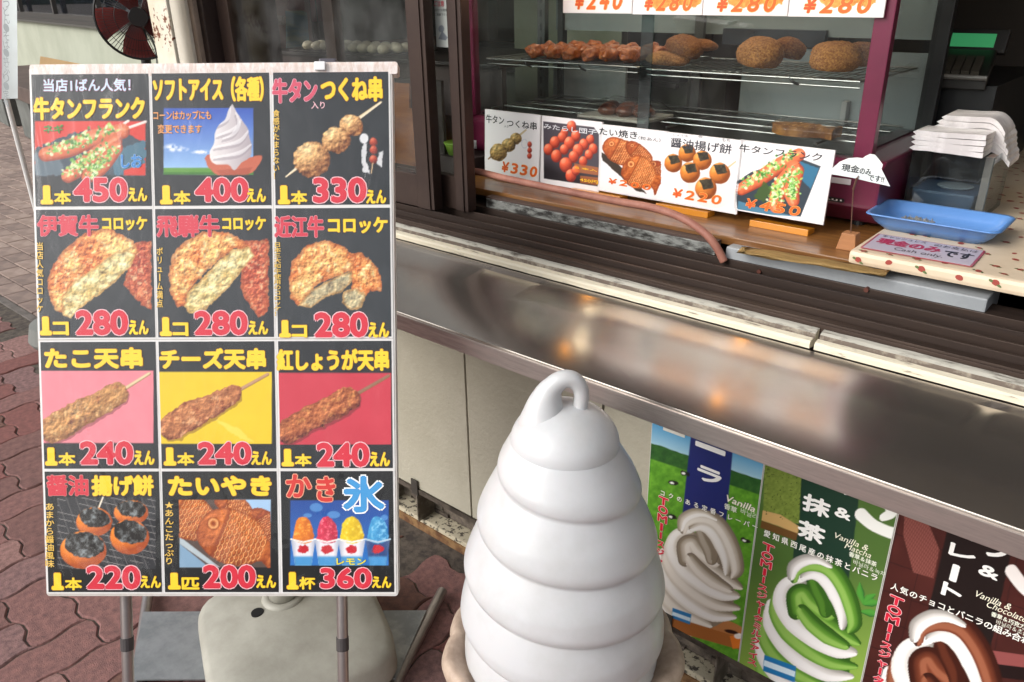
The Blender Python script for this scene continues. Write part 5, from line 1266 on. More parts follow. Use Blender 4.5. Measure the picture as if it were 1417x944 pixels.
sign('fourth lower price sign, seaweed wrapped rice cakes priced 220', (921.5, 182.5), (1019, 297), s4, [ST('醤油揚げ餅', 929, 190, 1012, 214, '3A3A42'), ST('しょうゆ', 932, 185, 952, 190, '5A5A60', .0), ST('あ', 967, 186, 972, 191, '5A5A60', .0), ST('もち', 1000, 191, 1010, 197, '5A5A60', .0)] + pr_('¥220', 931, 260, 999, 284))
def s5(p):
    p.put(p.poly([(1018, 252), (1040, 238), (1104, 218), (1136, 230), (1108, 300), (1020, 288)]), '2E3A44'); p.put(p.poly([(1104, 222), (1134, 233), (1122, 262), (1102, 240)], 1), '2E6A8A'); p.put(p.poly([(1022, 278), (1060, 290), (1104, 300), (1020, 294)]), '4A7A94')
    frank(p, [(1026, 262), (1050, 248), (1080, 228), (1106, 214)], 8, 3); frank(p, [(1074, 286), (1078, 262), (1100, 232)], 8.5, 5); frank(p, [(1098, 278), (1096, 262), (1104, 236)], 8, 8)
    p.put(p.poly([(1044, 272), (1056, 250), (1068, 262), (1056, 280)], 3) * .8, '3E5A22')
sign('rightmost lower price sign, sausages with spring onion priced 450', (1024.5, 193.5), (1139, 311.5), s5, [ST('牛タンフランク', 1024, 199, 1137, 224)] + pr_('¥450', 1032, 274, 1108, 300), step=.0014)
m_foot = mat('orange_acrylic', 'C8801C', .3, coat=.5)
for xx in ((791, 858), (909, 981), (1042, 1124)):
    a = at_y(xx[0], 270, SY - .013)[0]; b = at_y(xx[1], 285, SY - .013)[0]; bm = B()
    prism(bm, [(SY - .016, TB), (SY + .02, TB), (SY + .02, TB + .010), (SY - .016, TB + .014)], a, b, lambda p_, q_, w_: (w_, p_, q_))
    o = obj('sign_foot', bm, m_foot, bevel=.001); base_at(o, ((a + b) / 2, SY, TB)); tag(o, {791: 'orange acrylic foot under the dumpling and fish cake signs', 909: 'orange acrylic foot under the rice cake sign', 1042: 'orange acrylic foot under the sausage sign'}[xx[0]], 'sign foot', 'orange sign feet')
# ---- food warmer case
m_mar = mat('maroon_enamel', '6B1F3C', .3, c2='5E1B35', scale=3, coat=.4)
GY = 1.73; XL = float(at_y(652, 200, GY)[0]); XP0, XP1 = float(at_y(1195, 120, GY)[0]), float(at_y(1222, 120, GY)[0]); ZB = float(at_y(1192, 222, GY)[2])
XR = XP1 + .0
GB = 2.16
wmr = thing('food_warmer', 'maroon framed glass food warmer full of fried food behind price signs', 'food warmer', ((XL + XP1) / 2, 1.9, TB))
bm = B(); prism(bm, [(GY + .03, TB + .01), (GY - .012, TB + .05), (GY - .012, ZB - .012), (GY + .01, ZB), (GB, ZB), (GB, TB + .01)], XL - .03, XP1 + .03, lambda a, b, w_: (w_, a, b)); obj('base', bm, m_mar, wmr, bevel=.006)
bm = B()
for x in (XL + .02, XP1 - .02):
    for y in (GY + .05, GB - .05): lathe(bm, (x, y, TB), [(.014, 0), (.014, .012)], 16)
obj('feet', bm, m_blk, wmr)
for x0, x1 in ((XP0, XP1), (XL, XL + .022)):
    for y in (GY, GB - .02):
        bm = B(); box(bm, x0, x1, y, y + .024, ZB, 1.72); obj('corner_post', bm, m_mar if y < 1.9 else m_blk, wmr, bevel=.002)
bm = B(); box(bm, XL - .02, XP1 + .02, GY - .01, GB + .02, 1.72, 1.80); obj('roof', bm, m_mar, wmr, bevel=.005)
m_case = glass('case_glass', 'F3F6F5', 1.5, 0, dirt=.03)
bm = B(); box(bm, XL + .022, XP0, GY + .004, GY + .008, ZB, 1.72); obj('front_glass', bm, m_case, wmr)
bm = B(); box(bm, XP0 + .008, XP0 + .012, GY + .025, GB - .02, ZB, 1.72); obj('side_glass', bm, m_case, wmr)
bm = B(); box(bm, XL + .008, XL + .012, GY + .025, GB - .02, ZB, 1.72); obj('side_glass', bm, m_case, wmr)
sx = float(at_y(893, 100, GY)[0]); bm = B(); box(bm, sx - .016, sx + .016, GY - .001, GY + .003, ZB, 1.72); obj('glass_joint', bm, glass('joint_glass', 'B8C8C8', 1.5, .1, dirt=.15), wmr)
# rear: dark sliding doors, pale wall seen past the left
m_slot = mat('slotted_steel', '5A5C5C', .4, .7); m_grey = mat('steel_panel', 'A2AAAC', .4, .4, c2='8C9496', scale=4)
bx_ = float(at_y(762, 100, GB)[0])
bm = B(); box(bm, bx_ - .015, bx_ + .015, GB - .05, GB - .03, ZB, 1.72)
for k in range(14): box(bm, bx_ - .004, bx_ + .004, GB - .0515, GB - .0505, 1.12 + k * .04, 1.14 + k * .04, 1)
obj('slotted_upright', bm, [m_slot, m_blk], wmr)
bx2 = float(at_y(978, 60, GB)[0]); bm = B(); box(bm, bx2 - .013, bx2 + .013, GB - .05, GB - .035, ZB, 1.72); obj('slotted_upright', bm, m_slot, wmr)
bm = B(); box(bm, bx_ + .03, XP0, GB - .01, GB, 1.36, 1.72); obj('rear_door', bm, mat('rear_glass_grey', '8A9698', .25, .2), wmr)
bm = B(); box(bm, bx_ + .02, bx_ + .30, GB - .012, GB - .002, 1.14, 1.30); box(bm, bx_ + .02, bx_ + .30, GB - .02, GB - .012, 1.27, 1.30); obj('rear_door', bm, m_grey, wmr)
bm = B(); box(bm, bx2 + .12, XP0 + .0, GB - .012, GB - .002, ZB, 1.33); obj('rear_door', bm, mat('rear_grey_low', '98A2A4', .35, .4), wmr)
bm = B(); h_ = at_y(1168, 165, GB - .02); box(bm, h_[0] - .007, h_[0] + .007, GB - .035, GB - .012, h_[2] - .045, h_[2] + .045); obj('door_handle', bm, mat('pale_handle', 'A8ACAC', .4), wmr, bevel=.002)
bm = B(); h_ = at_y(1070, 52, GB - .02); box(bm, h_[0] - .14, h_[0] + .14, GB - .03, GB - .012, h_[2] - .02, h_[2] + .02); obj('control_strip', bm, mat('dark_blue_strip', '232C38', .5), wmr)
bm = B(); box(bm, XL + .022, XP0, GY + .03, GB - .015, ZB, ZB + .004); obj('heater_tray', bm, mat('dark_tray', '2A2C2C', .35, .6), wmr)
m_wire = mat('chrome_wire', '8C8C8A', .32, 1.0)
def rack(x0, x1, y0, y1, z, n, name='wire_rack'):
    t = wmr
    bm = B(); loop = [(x0 + .01, y0, z), (x1 - .01, y0, z), (x1, y0 + .012, z), (x1, y1, z), (x0, y1, z), (x0, y0 + .012, z), (x0 + .01, y0, z)]
    tube(bm, loop, .0022, 8, cap=False)
    tube(bm, [(x0 + .01, y0 + .004, z - .013), (x1 - .01, y0 + .004, z - .013)], .002, 8)
    for k in range(1, n): x = x0 + (x1 - x0) * k / n; tube(bm, [(x, y0, z - .002), (x, y1, z - .002)], .0012, 6)
    for y in (y0 + .08, y0 + .18, y0 + .28): tube(bm, [(x0, y, z - .004), (x1, y, z - .004)], .0018, 6)
    return obj(name, bm, m_wire, t)
ys = GY + .035; ZS = float(at_y(960, 98, ys)[2])
sp_ = float(at_y(888, 98, ys)[0])
rack(XL + .03, sp_ - .004, ys, GB - .05, ZS, 22); rack(sp_ + .004, XP0 - .01, ys, GB - .05, ZS - .003, 26)
rack(XL + .03, sp_ - .004, ys + .02, GB - .05, 1.175, 0, 'lower_rack') if False else None
ZL = 1.170
bm = B()
for y in (GY + .09, GY + .17, GY + .26, GY + .35): tube(bm, [(XL + .03, y, ZL), (XP0 - .01, y, ZL)], .0024, 8)
for x in (XL + .04, sp_ - .06, sp_ + .07, XP0 - .1): tube(bm, [(x, GY + .05, ZL - .005), (x, GB - .05, ZL - .005)], .003, 8)
obj('lower_rack', bm, m_wire, wmr)
for q in ((730, 84), (805, 92), (1098, 108)):
    a = at_y(*q, ys); bm = B(); tube(bm, [(a[0] - .012, ys + .002, ZS), (a[0], ys - .003, ZS - .01), (a[0] + .012, ys + .004, ZS - .016)], .0028, 8); obj('rack_hook', bm, mat('dark_hook', '1E1E1E', .4), wmr)
# badges
lw = thing  # (labels below are parts)
bp_ = Plane((0, GY - .0125, 0), (1, 0, 0), (0, 0, 1))
u0, v0, u1, v1 = pxbox(bp_, 1138, 243, 1177, 256); bm = B(); prism(bm, [(u0, v0), (u1, v0), (u1, v1), (u0, v1)], 0, .002, lambda a, b, w_: tuple(bp_.P(a, b, w_))); obj('switch_strip', bm, mat('white_strip', 'CFC9C9', .4), wmr)
u0, v0, u1, v1 = pxbox(bp_, 1120, 268, 1168, 281)
bm = B(); prism(bm, rpoly(u0, v0, u1, v1, (v1 - v0) * .45, 5), 0, .0015, lambda a, b, w_: tuple(bp_.P(a, b, w_))); bd_ = obj('badge', bm, mat('black_badge', '1A1416', .4), wmr)
lettering(bp_, [('TAIJI', *pxbox(bp_, 1122, 270, 1165, 279), 'E6E2DA', .03, None, 0)], bd_, .002)
bm = B(); a = at_y(657, 200, GY - .014); box(bm, a[0] - .012, a[0] + .006, GY - .014, GY - .0125, a[2] - .012, a[2] + .012); obj('badge', bm, mat('white_strip2', 'DAD6D6', .4), wmr)
# top signs fixed over the case front
GT = GY - .012
tg = Plane((0, GT, 0), (1, 0, 0), (0, 0, 1))
def ts(seed, kind):
    def f(p):
        x0, x1 = p.X.min(), p.X.max(); cx = (x0 + x1) / 2
        if kind == 0: return
        t = [(cx - 38, -60), (cx + 40, -60), (cx + 44, 4), (cx + 30, 12), (cx + 18, 6), (cx - 8, 10), (cx - 22, 12), (cx - 34, 0)]
        m = p.poly(t, 4, 6, seed); k = fbm(p.X, p.Y, 6, seed, 4)[:, None]; p.put(m, p.h('B8641E') * (1 - k) + p.h('F2C060') * k)
    return f
tops = [((779, -95), (874, 19), '¥240', 'white upper sign priced 240, leftmost above the warmer glass', 0), ((875.2, -95), (971, 21), '¥280', 'upper sign priced 280, second from left above the warmer glass', 1),
        ((972.2, -95), (1089, 22.5), '¥280', 'upper sign priced 280, third from left above the warmer glass', 2), ((1090.2, -95), (1222, 24.5), '¥280', 'upper sign priced 280, next to the maroon post', 3)]
for q, (tl, br, prc, lb, kd) in enumerate(tops):
    w0 = br[0] - tl[0]
    u0 = tg.uv(tl[0] - (0), br[1])[0]; 
    sign(lb, (tg.px(np.array([u0]), np.array([1.62]))[0][0], tg.px(np.array([u0]), np.array([1.62]))[1][0]), br, ts(q * 3 + 2, kd), pr_(prc, tl[0] + w0 * .17, br[1] - 30, br[0] - w0 * .13, br[1] - 5.5, tg), plane=tg, foot=False, step=.0018)
# ---- food
m_kara = mat('glazed_chicken', '8A3E18', .35, c2='BC6A2C', scale=110, mix=(.38, .66), bump=1, bscale=220, coat=.3)
m_cro = mat('crumbed_croquette', '7A4820', .9, c2='B07A40', scale=230, mix=(.40, .62), bump=1, bscale=260)
m_cro2 = mat('crumbed_croquette_dark', '6C3C1C', .9, c2='9C6634', scale=230, mix=(.40, .62), bump=1, bscale=260)
m_wood = mat('bamboo', 'CBB07A', .6)
ta, tb_ = at_z(712, 82, ZS + .004), at_z(880, 98, ZS + .004)
trx0, trx1 = float(at_y(722, 80, ys + .01)[0]), sp_ - .03
bm = B(); box(bm, trx0, trx1, ys + .006, ys + .25, ZS + .002, ZS + .006)
tr_ = obj('food_tray', bm, mat('black_tray', '1A1A1C', .35), bevel=.001); base_at(tr_, (trx0, ys, ZS)); tag(tr_, 'thin black tray under the chicken skewers on the upper rack', 'tray')
ords = ['leftmost', 'second from the left', 'third from the left', 'fourth from the left', 'fifth from the left', 'rightmost']
nsk = 6
for k in range(nsk):
    x = trx0 + .035 + (trx1 - trx0 - .06) * k / (nsk - 1)
    t = thing('chicken_skewer', ords[k] + ' glazed fried chicken skewer on the black tray', 'skewer', (x, ys + .02, ZS + .006), 'glazed chicken skewers in the warmer')
    bm = B()
    for q in range(4): blob(bm, (x + .012 * q + random.uniform(-.002, .002), ys + .028 + q * .045, ZS + .021 + random.uniform(0, .005) + .001 * q), (.021, .030, .0165 + .003 * random.random()), .22, 3.0, 4, k * 5 + q, fine=.07)
    obj('meat', bm, m_kara, t, smooth=True)
    bm = B(); tube(bm, [(x - .006, ys + .0, ZS + .02), (x + .055, ys + .235, ZS + .03)], .0014, 6); obj('stick', bm, m_wood, t)
def croq(label, px, py, r, seed, m=m_cro, yy=.05, tilt=0.0, dz=0.0):
    c = at_y(px, py, ys + yy); bm = B(); c = (float(c[0]), float(c[1]), float(c[2]))
    A = Matrix.Rotation(tilt, 3, 'Y')
    r = tuple(v * 1.13 for v in r); blob(bm, c, r, .09, 2.4, 5, seed, A, .045, flat=r[2] * .62, crumb=.035)
    o = obj('croquette', bm, m, smooth=True); base_at(o, c); tag(o, label, 'croquette', 'croquettes in the warmer'); return o
croq('lower croquette lying flat at the left of the croquette rack', 925, 82, (.048, .042, .0165), 3, m_cro, .06, .05)
croq('croquette leaning on top of the flat one at the left', 948, 66, (.042, .04, .024), 5, m_cro2, .09, .25)
croq('croquette behind and right of the leaning pair', 975, 63, (.026, .035, .012), 6, m_cro2, .13, .2)
croq('large front croquette in the middle of the croquette rack', 1053, 76, (.047, .045, .033), 8, m_cro, .06, .12)
croq('croquette behind the large middle one', 1092, 68, (.034, .036, .024), 9, m_cro2, .13, .2)
croq('large front croquette beside the maroon post', 1156, 81, (.046, .045, .033), 12, m_cro, .06, .05)
croq('croquette half hidden behind the maroon post', 1190, 77, (.034, .04, .026), 14, m_cro2, .12, .1)
# wrapped buns and wrapped fish cake on the lower rack
m_wrap = glass('wrap_film', 'F4F4F2', 1.3, .12, bump=.5, bscale=40, refl=.7)
wp = at_z(865, 158, ZL + .01)
pk = thing('wrapped_pack', 'film wrapped tray of dark glazed buns on the lower rack', 'food pack', (wp[0], wp[1], ZL))
bm = B(); obox(bm, (wp[0], wp[1], ZL + .006), (1, 0, 0), (0, 1, 0), (0, 0, 1), .105, .07, .004); obj('pack_tray', bm, mat('foam_tray', 'B8B2A8', .7), pk, bevel=.003)
m_gb = mat('glazed_bun', '7A3E22', .3, c2='3A1A12', scale=40)
for q, (dx, dy) in enumerate(((-.06, .02), (-.01, .03), (.04, .025), (-.035, -.03), (.02, -.03), (.07, -.02))):
    bm = B(); blob(bm, (wp[0] + dx, wp[1] + dy, ZL + .022), (.027, .027, .016), .1, 2, 3, q + 40); obj('bun', bm, m_gb, pk, smooth=True)
bm = B(); grid_mesh(bm, 24, 18, lambda s, t: (wp[0] + (s - .5) * .23, wp[1] + (t - .5) * .16, ZL + .01 + .036 * min(1, 5 * min(s, 1 - s, t, 1 - t)) + .005 * mnoise.noise(Vector((s * 9, t * 7, 2))))); obj('wrap', bm, m_wrap, pk, smooth=True)
fp_ = at_z(1112, 182, ZL + .012)
pk = thing('wrapped_fish_cake', 'fish shaped cake in clear wrap at the right of the lower rack', 'food pack', (fp_[0], fp_[1], ZL))
m_tai = mat('taiyaki_crust', 'B07A42', .6, c2='7A4A24', scale=30, bump=.5)
bm = B(); ol = curve([(-.075, 0), (-.06, .022), (-.02, .034), (.02, .028), (.045, .012), (.075, .03), (.07, 0), (.075, -.03), (.045, -.012), (.01, -.03), (-.04, -.03), (-.075, 0)], 4)[:-1]
prism(bm, ol, ZL + .004, ZL + .026, lambda a, b, w_: (fp_[0] + a, fp_[1] + b, w_))
for ix in range(5):
    for iy in range(-2, 3): blob(bm, (fp_[0] - .03 + ix * .014, fp_[1] + iy * .009, ZL + .026), (.006, .0045, .003), 0, 1, 1)
obj('cake', bm, m_tai, pk, bevel=0)
bm = B(); grid_mesh(bm, 20, 14, lambda s, t: (fp_[0] + (s - .5) * .21, fp_[1] + (t - .5) * .13, ZL + .006 + .03 * min(1, 4 * min(s, 1 - s, t, 1 - t)) + .004 * mnoise.noise(Vector((s * 9, t * 7, 5))))); obj('wrap', bm, m_wrap, pk, smooth=True)
# ---- strawberry cloth covered shelf
clx0 = float(at_z(1172, 348, 1.03)[0]); cly = 1.50
m_cloth = mat('cream_tablecloth', 'D9C6AC', .55, c2='CDB99E', scale=4, coat=.2, bump=.1)
ct = thing('cloth_shelf', 'serving shelf wrapped in cream strawberry patterned vinyl cloth', 'shelf', (clx0 + .4, 1.9, 1.0))
bm = B(); box(bm, clx0, 1.25, cly, 2.9, 1.004, 1.03); obj('cloth', bm, m_cloth, ct, bevel=.008)
bm = B(); box(bm, clx0 + .3, 1.2, cly + .12, 2.8, .02, 1.0); obj('cabinet', bm, m_blk, ct)
cl = Plane((0, 0, 1.0302), (1, 0, 0), (0, 1, 0)); cf2 = Plane((0, cly - .0004, 0), (1, 0, 0), (0, 0, 1))
V = []; F = []; MI = []; rs = random.Random(4)
def berry(P, u, v, r, a):
    for kind, (du, dv, ru, rv_) in ((0, (0, 0, r, r * .75)), (1, (-r * 1.1, r * .3, r * .55, r * .35)), (1, (r * .9, -r * .7, r * .6, r * .3)))[:3 if rs.random() < .6 else 1]:
        k = len(V); n = 10
        for q in range(n):
            t = 2 * math.pi * q / n; x, y = math.cos(t) * ru * (1 - .15 * math.sin(t)), math.sin(t) * rv_
            V.append(P.P(u + du + x * math.cos(a) - y * math.sin(a), v + dv + x * math.sin(a) + y * math.cos(a), .0003 + .0001 * kind))
        F.append(tuple(range(k, k + n))); MI.append(kind)
for i in range(26):
    for j in range(24):
        u = clx0 + .03 + i * .045 + rs.uniform(-.012, .012) + (j % 2) * .02; v = cly + .02 + j * .05 + rs.uniform(-.012, .012)
        berry(cl, u, v, rs.uniform(.005, .0085), rs.uniform(0, 6))
for i in range(22): berry(cf2, clx0 + .02 + i * .055 + rs.uniform(-.01, .01), 1.018 + rs.uniform(-.004, .004), rs.uniform(.006, .008), rs.uniform(-.5, .5))
raw_mesh('strawberry_print', V, F, [mat('print_berry', '9A4238', .5), mat('print_leaf', '5E6E42', .5)], MI, ct)
# cash only sheet
q4 = [at_z(1190, 343, 1.0315), at_z(1347, 368, 1.0315), at_z(1372, 334, 1.0315), at_z(1210, 317, 1.0315)]
cu0, cv0 = float(q4[0][0]), cly + .022; cu1, cv1 = float(q4[1][0]), cly + .135
ch = Plane((cu0, cv0, 1.0315), (1, .03, 0), (0, 1, 0))
csn = thing('cash_only_sign', 'laminated pink paper sheet with cash only wording before the blue tray', 'sign', ch.P(.09, .05))
LW, LH = cu1 - cu0, cv1 - cv0
bm = B(); prism(bm, rpoly(0, 0, LW, LH, .004), 0, .0008, lambda a, b, w_: tuple(ch.P(a, b, w_))); obj('laminate', bm, mat('red_edge_sheet', 'A8414C', .3, coat=.4), csn)
bm = B(); prism(bm, [(.004, .003), (LW - .004, .003), (LW - .004, LH - .003), (.004, LH - .003)], .0009, .0011, lambda a, b, w_: tuple(ch.P(a, b, w_))); obj('sheet', bm, mat('lilac_paper', 'BDB2BC', .35, coat=.4), csn)
lettering(ch, [('現金のみ', .012, LH * .40, LW * .66, LH * .76, 'A8264C', .05, None, 0), ('です', LW * .69, LH * .30, LW * .95, LH * .66, '1E1A1E', .03, None, 0), ('Cash only.', LW * .28, LH * .12, LW * .72, LH * .34, '4A3A3E', .0, None, 0),
               ('キャッシュレス', .012, LH * .80, LW * .48, LH * .95, '3A3438', .0, None, 0), ('のお支払は', LW * .56, LH * .76, LW * .95, LH * .92, '3A3438', .01, None, 0)], csn, .0014)
# ---- blue coin tray
tcx = [at_z(1205, 290, 1.062), at_z(1366, 335, 1.062), at_z(1394, 298, 1.062), at_z(1240, 274, 1.062)]
TX0, TX1, TY0, TY1 = -.508, -.262, 1.648, 1.80
bt_ = thing('coin_tray', 'pale blue plastic coin tray with clear rubber mat inside', 'tray', ((TX0 + TX1) / 2, (TY0 + TY1) / 2, 1.03))
m_blue = mat('pale_blue_plastic', '5E8CC8', .35, c2='5280BE', scale=4, coat=.2)
def ring(x0, x1, y0, y1, z, r, n=5):
    out = []
    for cx, cy, a0 in ((x1 - r, y0 + r, -90), (x1 - r, y1 - r, 0), (x0 + r, y1 - r, 90), (x0 + r, y0 + r, 180)):
        for k in range(n + 1): a = math.radians(a0 + 90 * k / n); out.append((cx + r * math.cos(a), cy + r * math.sin(a), z))
    return out
bm = B(); RR = []
for d, z in ((.030, 1.0305), (.014, 1.047), (.006, 1.061), (0, 1.063), (.002, 1.0655), (.008, 1.064), (.016, 1.048), (.033, 1.033)):
    RR.append([bm.verts.new(p) for p in ring(TX0 + d, TX1 - d, TY0 + d, TY1 - d, z, .022)])
for a, b in zip(RR, RR[1:]):
    n = len(a)
    for k in range(n): bm.faces.new((a[k], a[(k + 1) % n], b[(k + 1) % n], b[k]))
bm.faces.new(RR[-1]); bm.faces.new(RR[0][::-1])
obj('tray_body', bm, m_blue, bt_, smooth=True)
mc = at_z(1272, 301, 1.04); m_mat = mat('clear_rubber', 'A8A59C', .2, coat=.6, c2='8A8880', scale=60)
bm = B(); lathe(bm, (mc[0], mc[1], 1.0335), [(.033, 0), (.034, .003), (.03, .0045), (.01, .005)], 30)
for k in range(60): a = rs.uniform(0, 6.28); r = .03 * math.sqrt(rs.random()); lathe(bm, (mc[0] + r * math.cos(a), mc[1] + r * math.sin(a), 1.0375), [(.0014, 0), (.0008, .005)], 5)
obj('rubber_mat', bm, m_mat, bt_)
# ---- clear box of white paper bags behind it
BX0, BX1, BY0, BY1 = -.492, -.335, 1.86, 2.02
m_clear = glass('clear_acrylic', 'DDE4E6', 1.45, .02, dirt=.06)
cb = thing('acrylic_box', 'clear acrylic box standing behind the coin tray', 'box', ((BX0 + BX1) / 2, (BY0 + BY1) / 2, 1.03))
ZBX = 1.160
for x0, x1, y0, y1 in ((BX0, BX1, BY0, BY0 + .003), (BX0, BX1, BY1 - .003, BY1), (BX0, BX0 + .003, BY0 + .0035, BY1 - .0035), (BX1 - .003, BX1, BY0 + .0035, BY1 - .0035)):
    bm = B(); box(bm, x0, x1, y0, y1, 1.0305, ZBX); obj('acrylic_side', bm, m_clear, cb)
bm = B(); box(bm, BX0 + .004, BX1 - .004, BY0 + .004, BY1 - .004, 1.0306, 1.034); obj('acrylic_floor', bm, m_clear, cb)
bm = B(); box(bm, BX1 - .022, BX1 - .006, BY0 + .03, BY1 - .01, 1.035, 1.155)
o = obj('paper_stack', bm, mat('kraft_pink', 'B5A093', .8)); base_at(o, (BX1 - .03, BY0 + .05, 1.035)); tag(o, 'pinkish paper leaning inside the clear acrylic box', 'paper')
bm = B(); x0_, x1_ = BX0 + .012, BX1 - .03
prism(bm, [(x0_, 1.0345), (x1_, 1.0345), (x1_ + .006, 1.075), (x0_ - .006, 1.075)], BY0 + .02, BY1 - .02, lambda a, b, w_: (a, w_, b)); o = obj('small_tray', bm, mat('slate_blue_tray', '5A6C84', .4), bevel=.006); base_at(o, ((x0_ + x1_) / 2, BY0 + .08, 1.0345)); tag(o, 'slate blue small tray inside the clear acrylic box', 'tray')
bm = B(); lathe(bm, ((x0_ + x1_) / 2 + .01, BY0 + .075, 1.0755), [(.03, 0), (.036, .004), (.03, .005)], 28); o = obj('paper_dish', bm, mat('pale_dish', 'B8BABA', .6)); base_at(o, ((x0_ + x1_) / 2, BY0 + .075, 1.0755)); tag(o, 'pale round dish on the slate blue tray in the acrylic box', 'dish')
m_bag = mat('white_paper_bag', 'F0ECEA', .7, c2='C2BCBB', scale=8, bump=.3, bscale=30)
def bag(k, label, x0, x1, y0, y1, z0, th, rot, droop):
    """a folded paper bag: a thin slab with a rounded fold at its left end, hanging over at the right"""
    bm = B(); cx, cy = (x0 + x1) / 2, (y0 + y1) / 2; ca, sa = math.cos(rot), math.sin(rot); prof = []
    n = 16
    top = []; bot = []
    for i in range(n + 1):
        s_ = i / n; x = x0 + (x1 - x0) * s_; r = min(1, (s_ * (x1 - x0)) / (th * .9)); hh = th / 2 * math.sqrt(max(0, 1 - (1 - r) ** 2)) if r < 1 else th / 2
        dz = -droop * max(0, s_ - .72) ** 2 * 12 + .0012 * math.sin(s_ * 5 + k)
        top.append((x, z0 + th / 2 + hh + dz)); bot.append((x, z0 + th / 2 - hh + dz))
    pf = top + bot[::-1][:-1]
    V_ = [[bm.verts.new((cx + (a - cx) * ca - (y - cy) * sa, cy + (a - cx) * sa + (y - cy) * ca, z + .0009 * mnoise.noise(Vector((a * 40, y * 40, k))))) for a, z in pf] for y in (y0, y0 + (y1 - y0) * .3, y0 + (y1 - y0) * .7, y1)]
    for A_, B_ in zip(V_, V_[1:]):
        for q in range(len(pf)): bm.faces.new((A_[q], A_[(q + 1) % len(pf)], B_[(q + 1) % len(pf)], B_[q]))
    bm.faces.new(V_[0][::-1]); bm.faces.new(V_[-1]); bmesh.ops.recalc_face_normals(bm, faces=bm.faces)
    o = obj('paper_bag', bm, m_bag); base_at(o, (cx, cy, z0)); shade_auto(o, 35); tag(o, label, 'paper bag', 'white paper bags piled on the acrylic box')
ordn = ['lowest', 'second', 'third', 'fourth', 'fifth', 'topmost']
for k in range(4): bag(k, ['lowest', 'second', 'third', 'topmost'][k] + ' folded white paper bag of the front pile on the acrylic box', BX0 - .006 + .002 * (k % 2), BX1 - .022, BY0 - .01, BY0 + .062, 1.1605 + k * .0108, .0102, [.01, -.015, .02, -.01][k], .0)
for k in range(6): bag(k + 5, ordn[k] + ' folded white paper bag of the taller rear pile on the acrylic box', BX0 - .004 + .006 * k, BX1 + .014 - .004 * k, BY0 + .068, BY1 + .01, 1.1605 + k * .0112, .0106, [.02, -.02, .03, .0, -.03, .02][k], .030)
# ---- memo stand with card
sb = at_z(1170, 347, TB)
ms = thing('memo_stand', 'small wooden block memo stand with thin wire holding a card', 'memo stand', (sb[0], sb[1] + .012, TB))
bm = B(); bx0, by0 = float(sb[0]), float(sb[1]) + .014
vs = []
prism(bm, [(-.020, 0), (.018, 0), (.014, .034), (-.013, .034)], by0 - .013, by0 + .013, lambda a, b, w_: (bx0 + a, w_, TB + b)); obj('block', bm, mat('light_wood_block', 'A8744A', .6, c2='96653F', scale=6, stretch=(1, 1, 6)), ms, bevel=.0015)
mc_ = Plane((bx0, by0 + .004, TB + .05), (1, -.08, 0), (0, .06, 1))
wt = mc_.P(*mc_.uv(1188, 244)); bm = B(); tube(bm, [(bx0, by0, TB + .034), tuple(mc_.P(*mc_.uv(1182, 262), .004)), tuple(mc_.P(*mc_.uv(1189, 243), .004))], .0012, 8)
tube(bm, [mc_.P(*mc_.uv(1182, 262), .004), mc_.P(*mc_.uv(1187, 246), .004)], .0022, 8); obj('wire', bm, mat('brass_wire', '8A6A5A', .3, .8), ms)
crd = [(1150, 241), (1152, 233), (1162, 224), (1174, 219), (1186, 218), (1194, 219), (1198, 216), (1204, 213), (1211, 214), (1216, 220), (1222, 228), (1220, 234), (1232, 258), (1205, 252), (1180, 246)]
bm = B(); prism(bm, [mc_.uv(*q) for q in crd], 0, .001, lambda a, b, w_: tuple(mc_.P(a, b, w_)))
cdt = thing('fan_shaped_card', 'white fan shaped card saying cash only clipped on the wire stand', 'card', mc_.P(*mc_.uv(1190, 240)))
obj('card', bm, mat('pale_card', 'DADCD8', .5, c2='C9D6DA', scale=6), cdt)
lettering(mc_, [('現金', *pxbox(mc_, 1166, 226, 1189, 240), '2A2E34', .03, None, 0), ('のみ', *pxbox(mc_, 1191, 232, 1205, 243), '2A2E34', .02, None, 0), ('です!!', *pxbox(mc_, 1203, 241, 1223, 253), '2A2E34', .02, None, 0)], cdt, .0016)
# ---- cash register at the back right
rg = at_z(1330, 112, 1.30); RX0, RX1, RY0 = -.53, -.375, 2.0
RX0 = float(at_y(1288, 104, 2.2)[0]); RX1 = float(at_y(1366, 110, 2.2)[0])
reg = thing('cash_register', 'dark cash register with lit green display at the back right', 'cash register', ((RX0 + RX1) / 2, 2.4, 1.03))
m_reg = mat('dark_grey_register', '24221F', .5); m_key = mat('register_keys', '4A453C', .5)
zr = float(at_y(1366, 108, 2.2)[2])
bm = B(); box(bm, RX0 - .08, RX1 + .02, 2.22, 2.75, 1.03, zr - .02); obj('drawer_body', bm, m_blk, reg)
L4 = lambda s, t: (RX0 + s * (RX1 - RX0) + t * -.04, 2.2 + t * .24, zr + t * .045)
bm = B(); a0 = [L4(0, 0), L4(1, 0), L4(1, 1), L4(0, 1)]; v_ = [bm.verts.new(q) for q in a0] + [bm.verts.new((q[0], q[1], q[2] - .03)) for q in a0]
for f in ((0, 1, 2, 3), (7, 6, 5, 4), (0, 4, 5, 1), (1, 5, 6, 2), (2, 6, 7, 3), (3, 7, 4, 0)): bm.faces.new([v_[i] for i in f])
obj('console', bm, m_reg, reg, bevel=.004)
bm = B(); tube(bm, [L4(0, -.02), L4(1, -.02)], .006, 8); obj('console_edge', bm, mat('grey_edge', '6A6864', .4), reg)
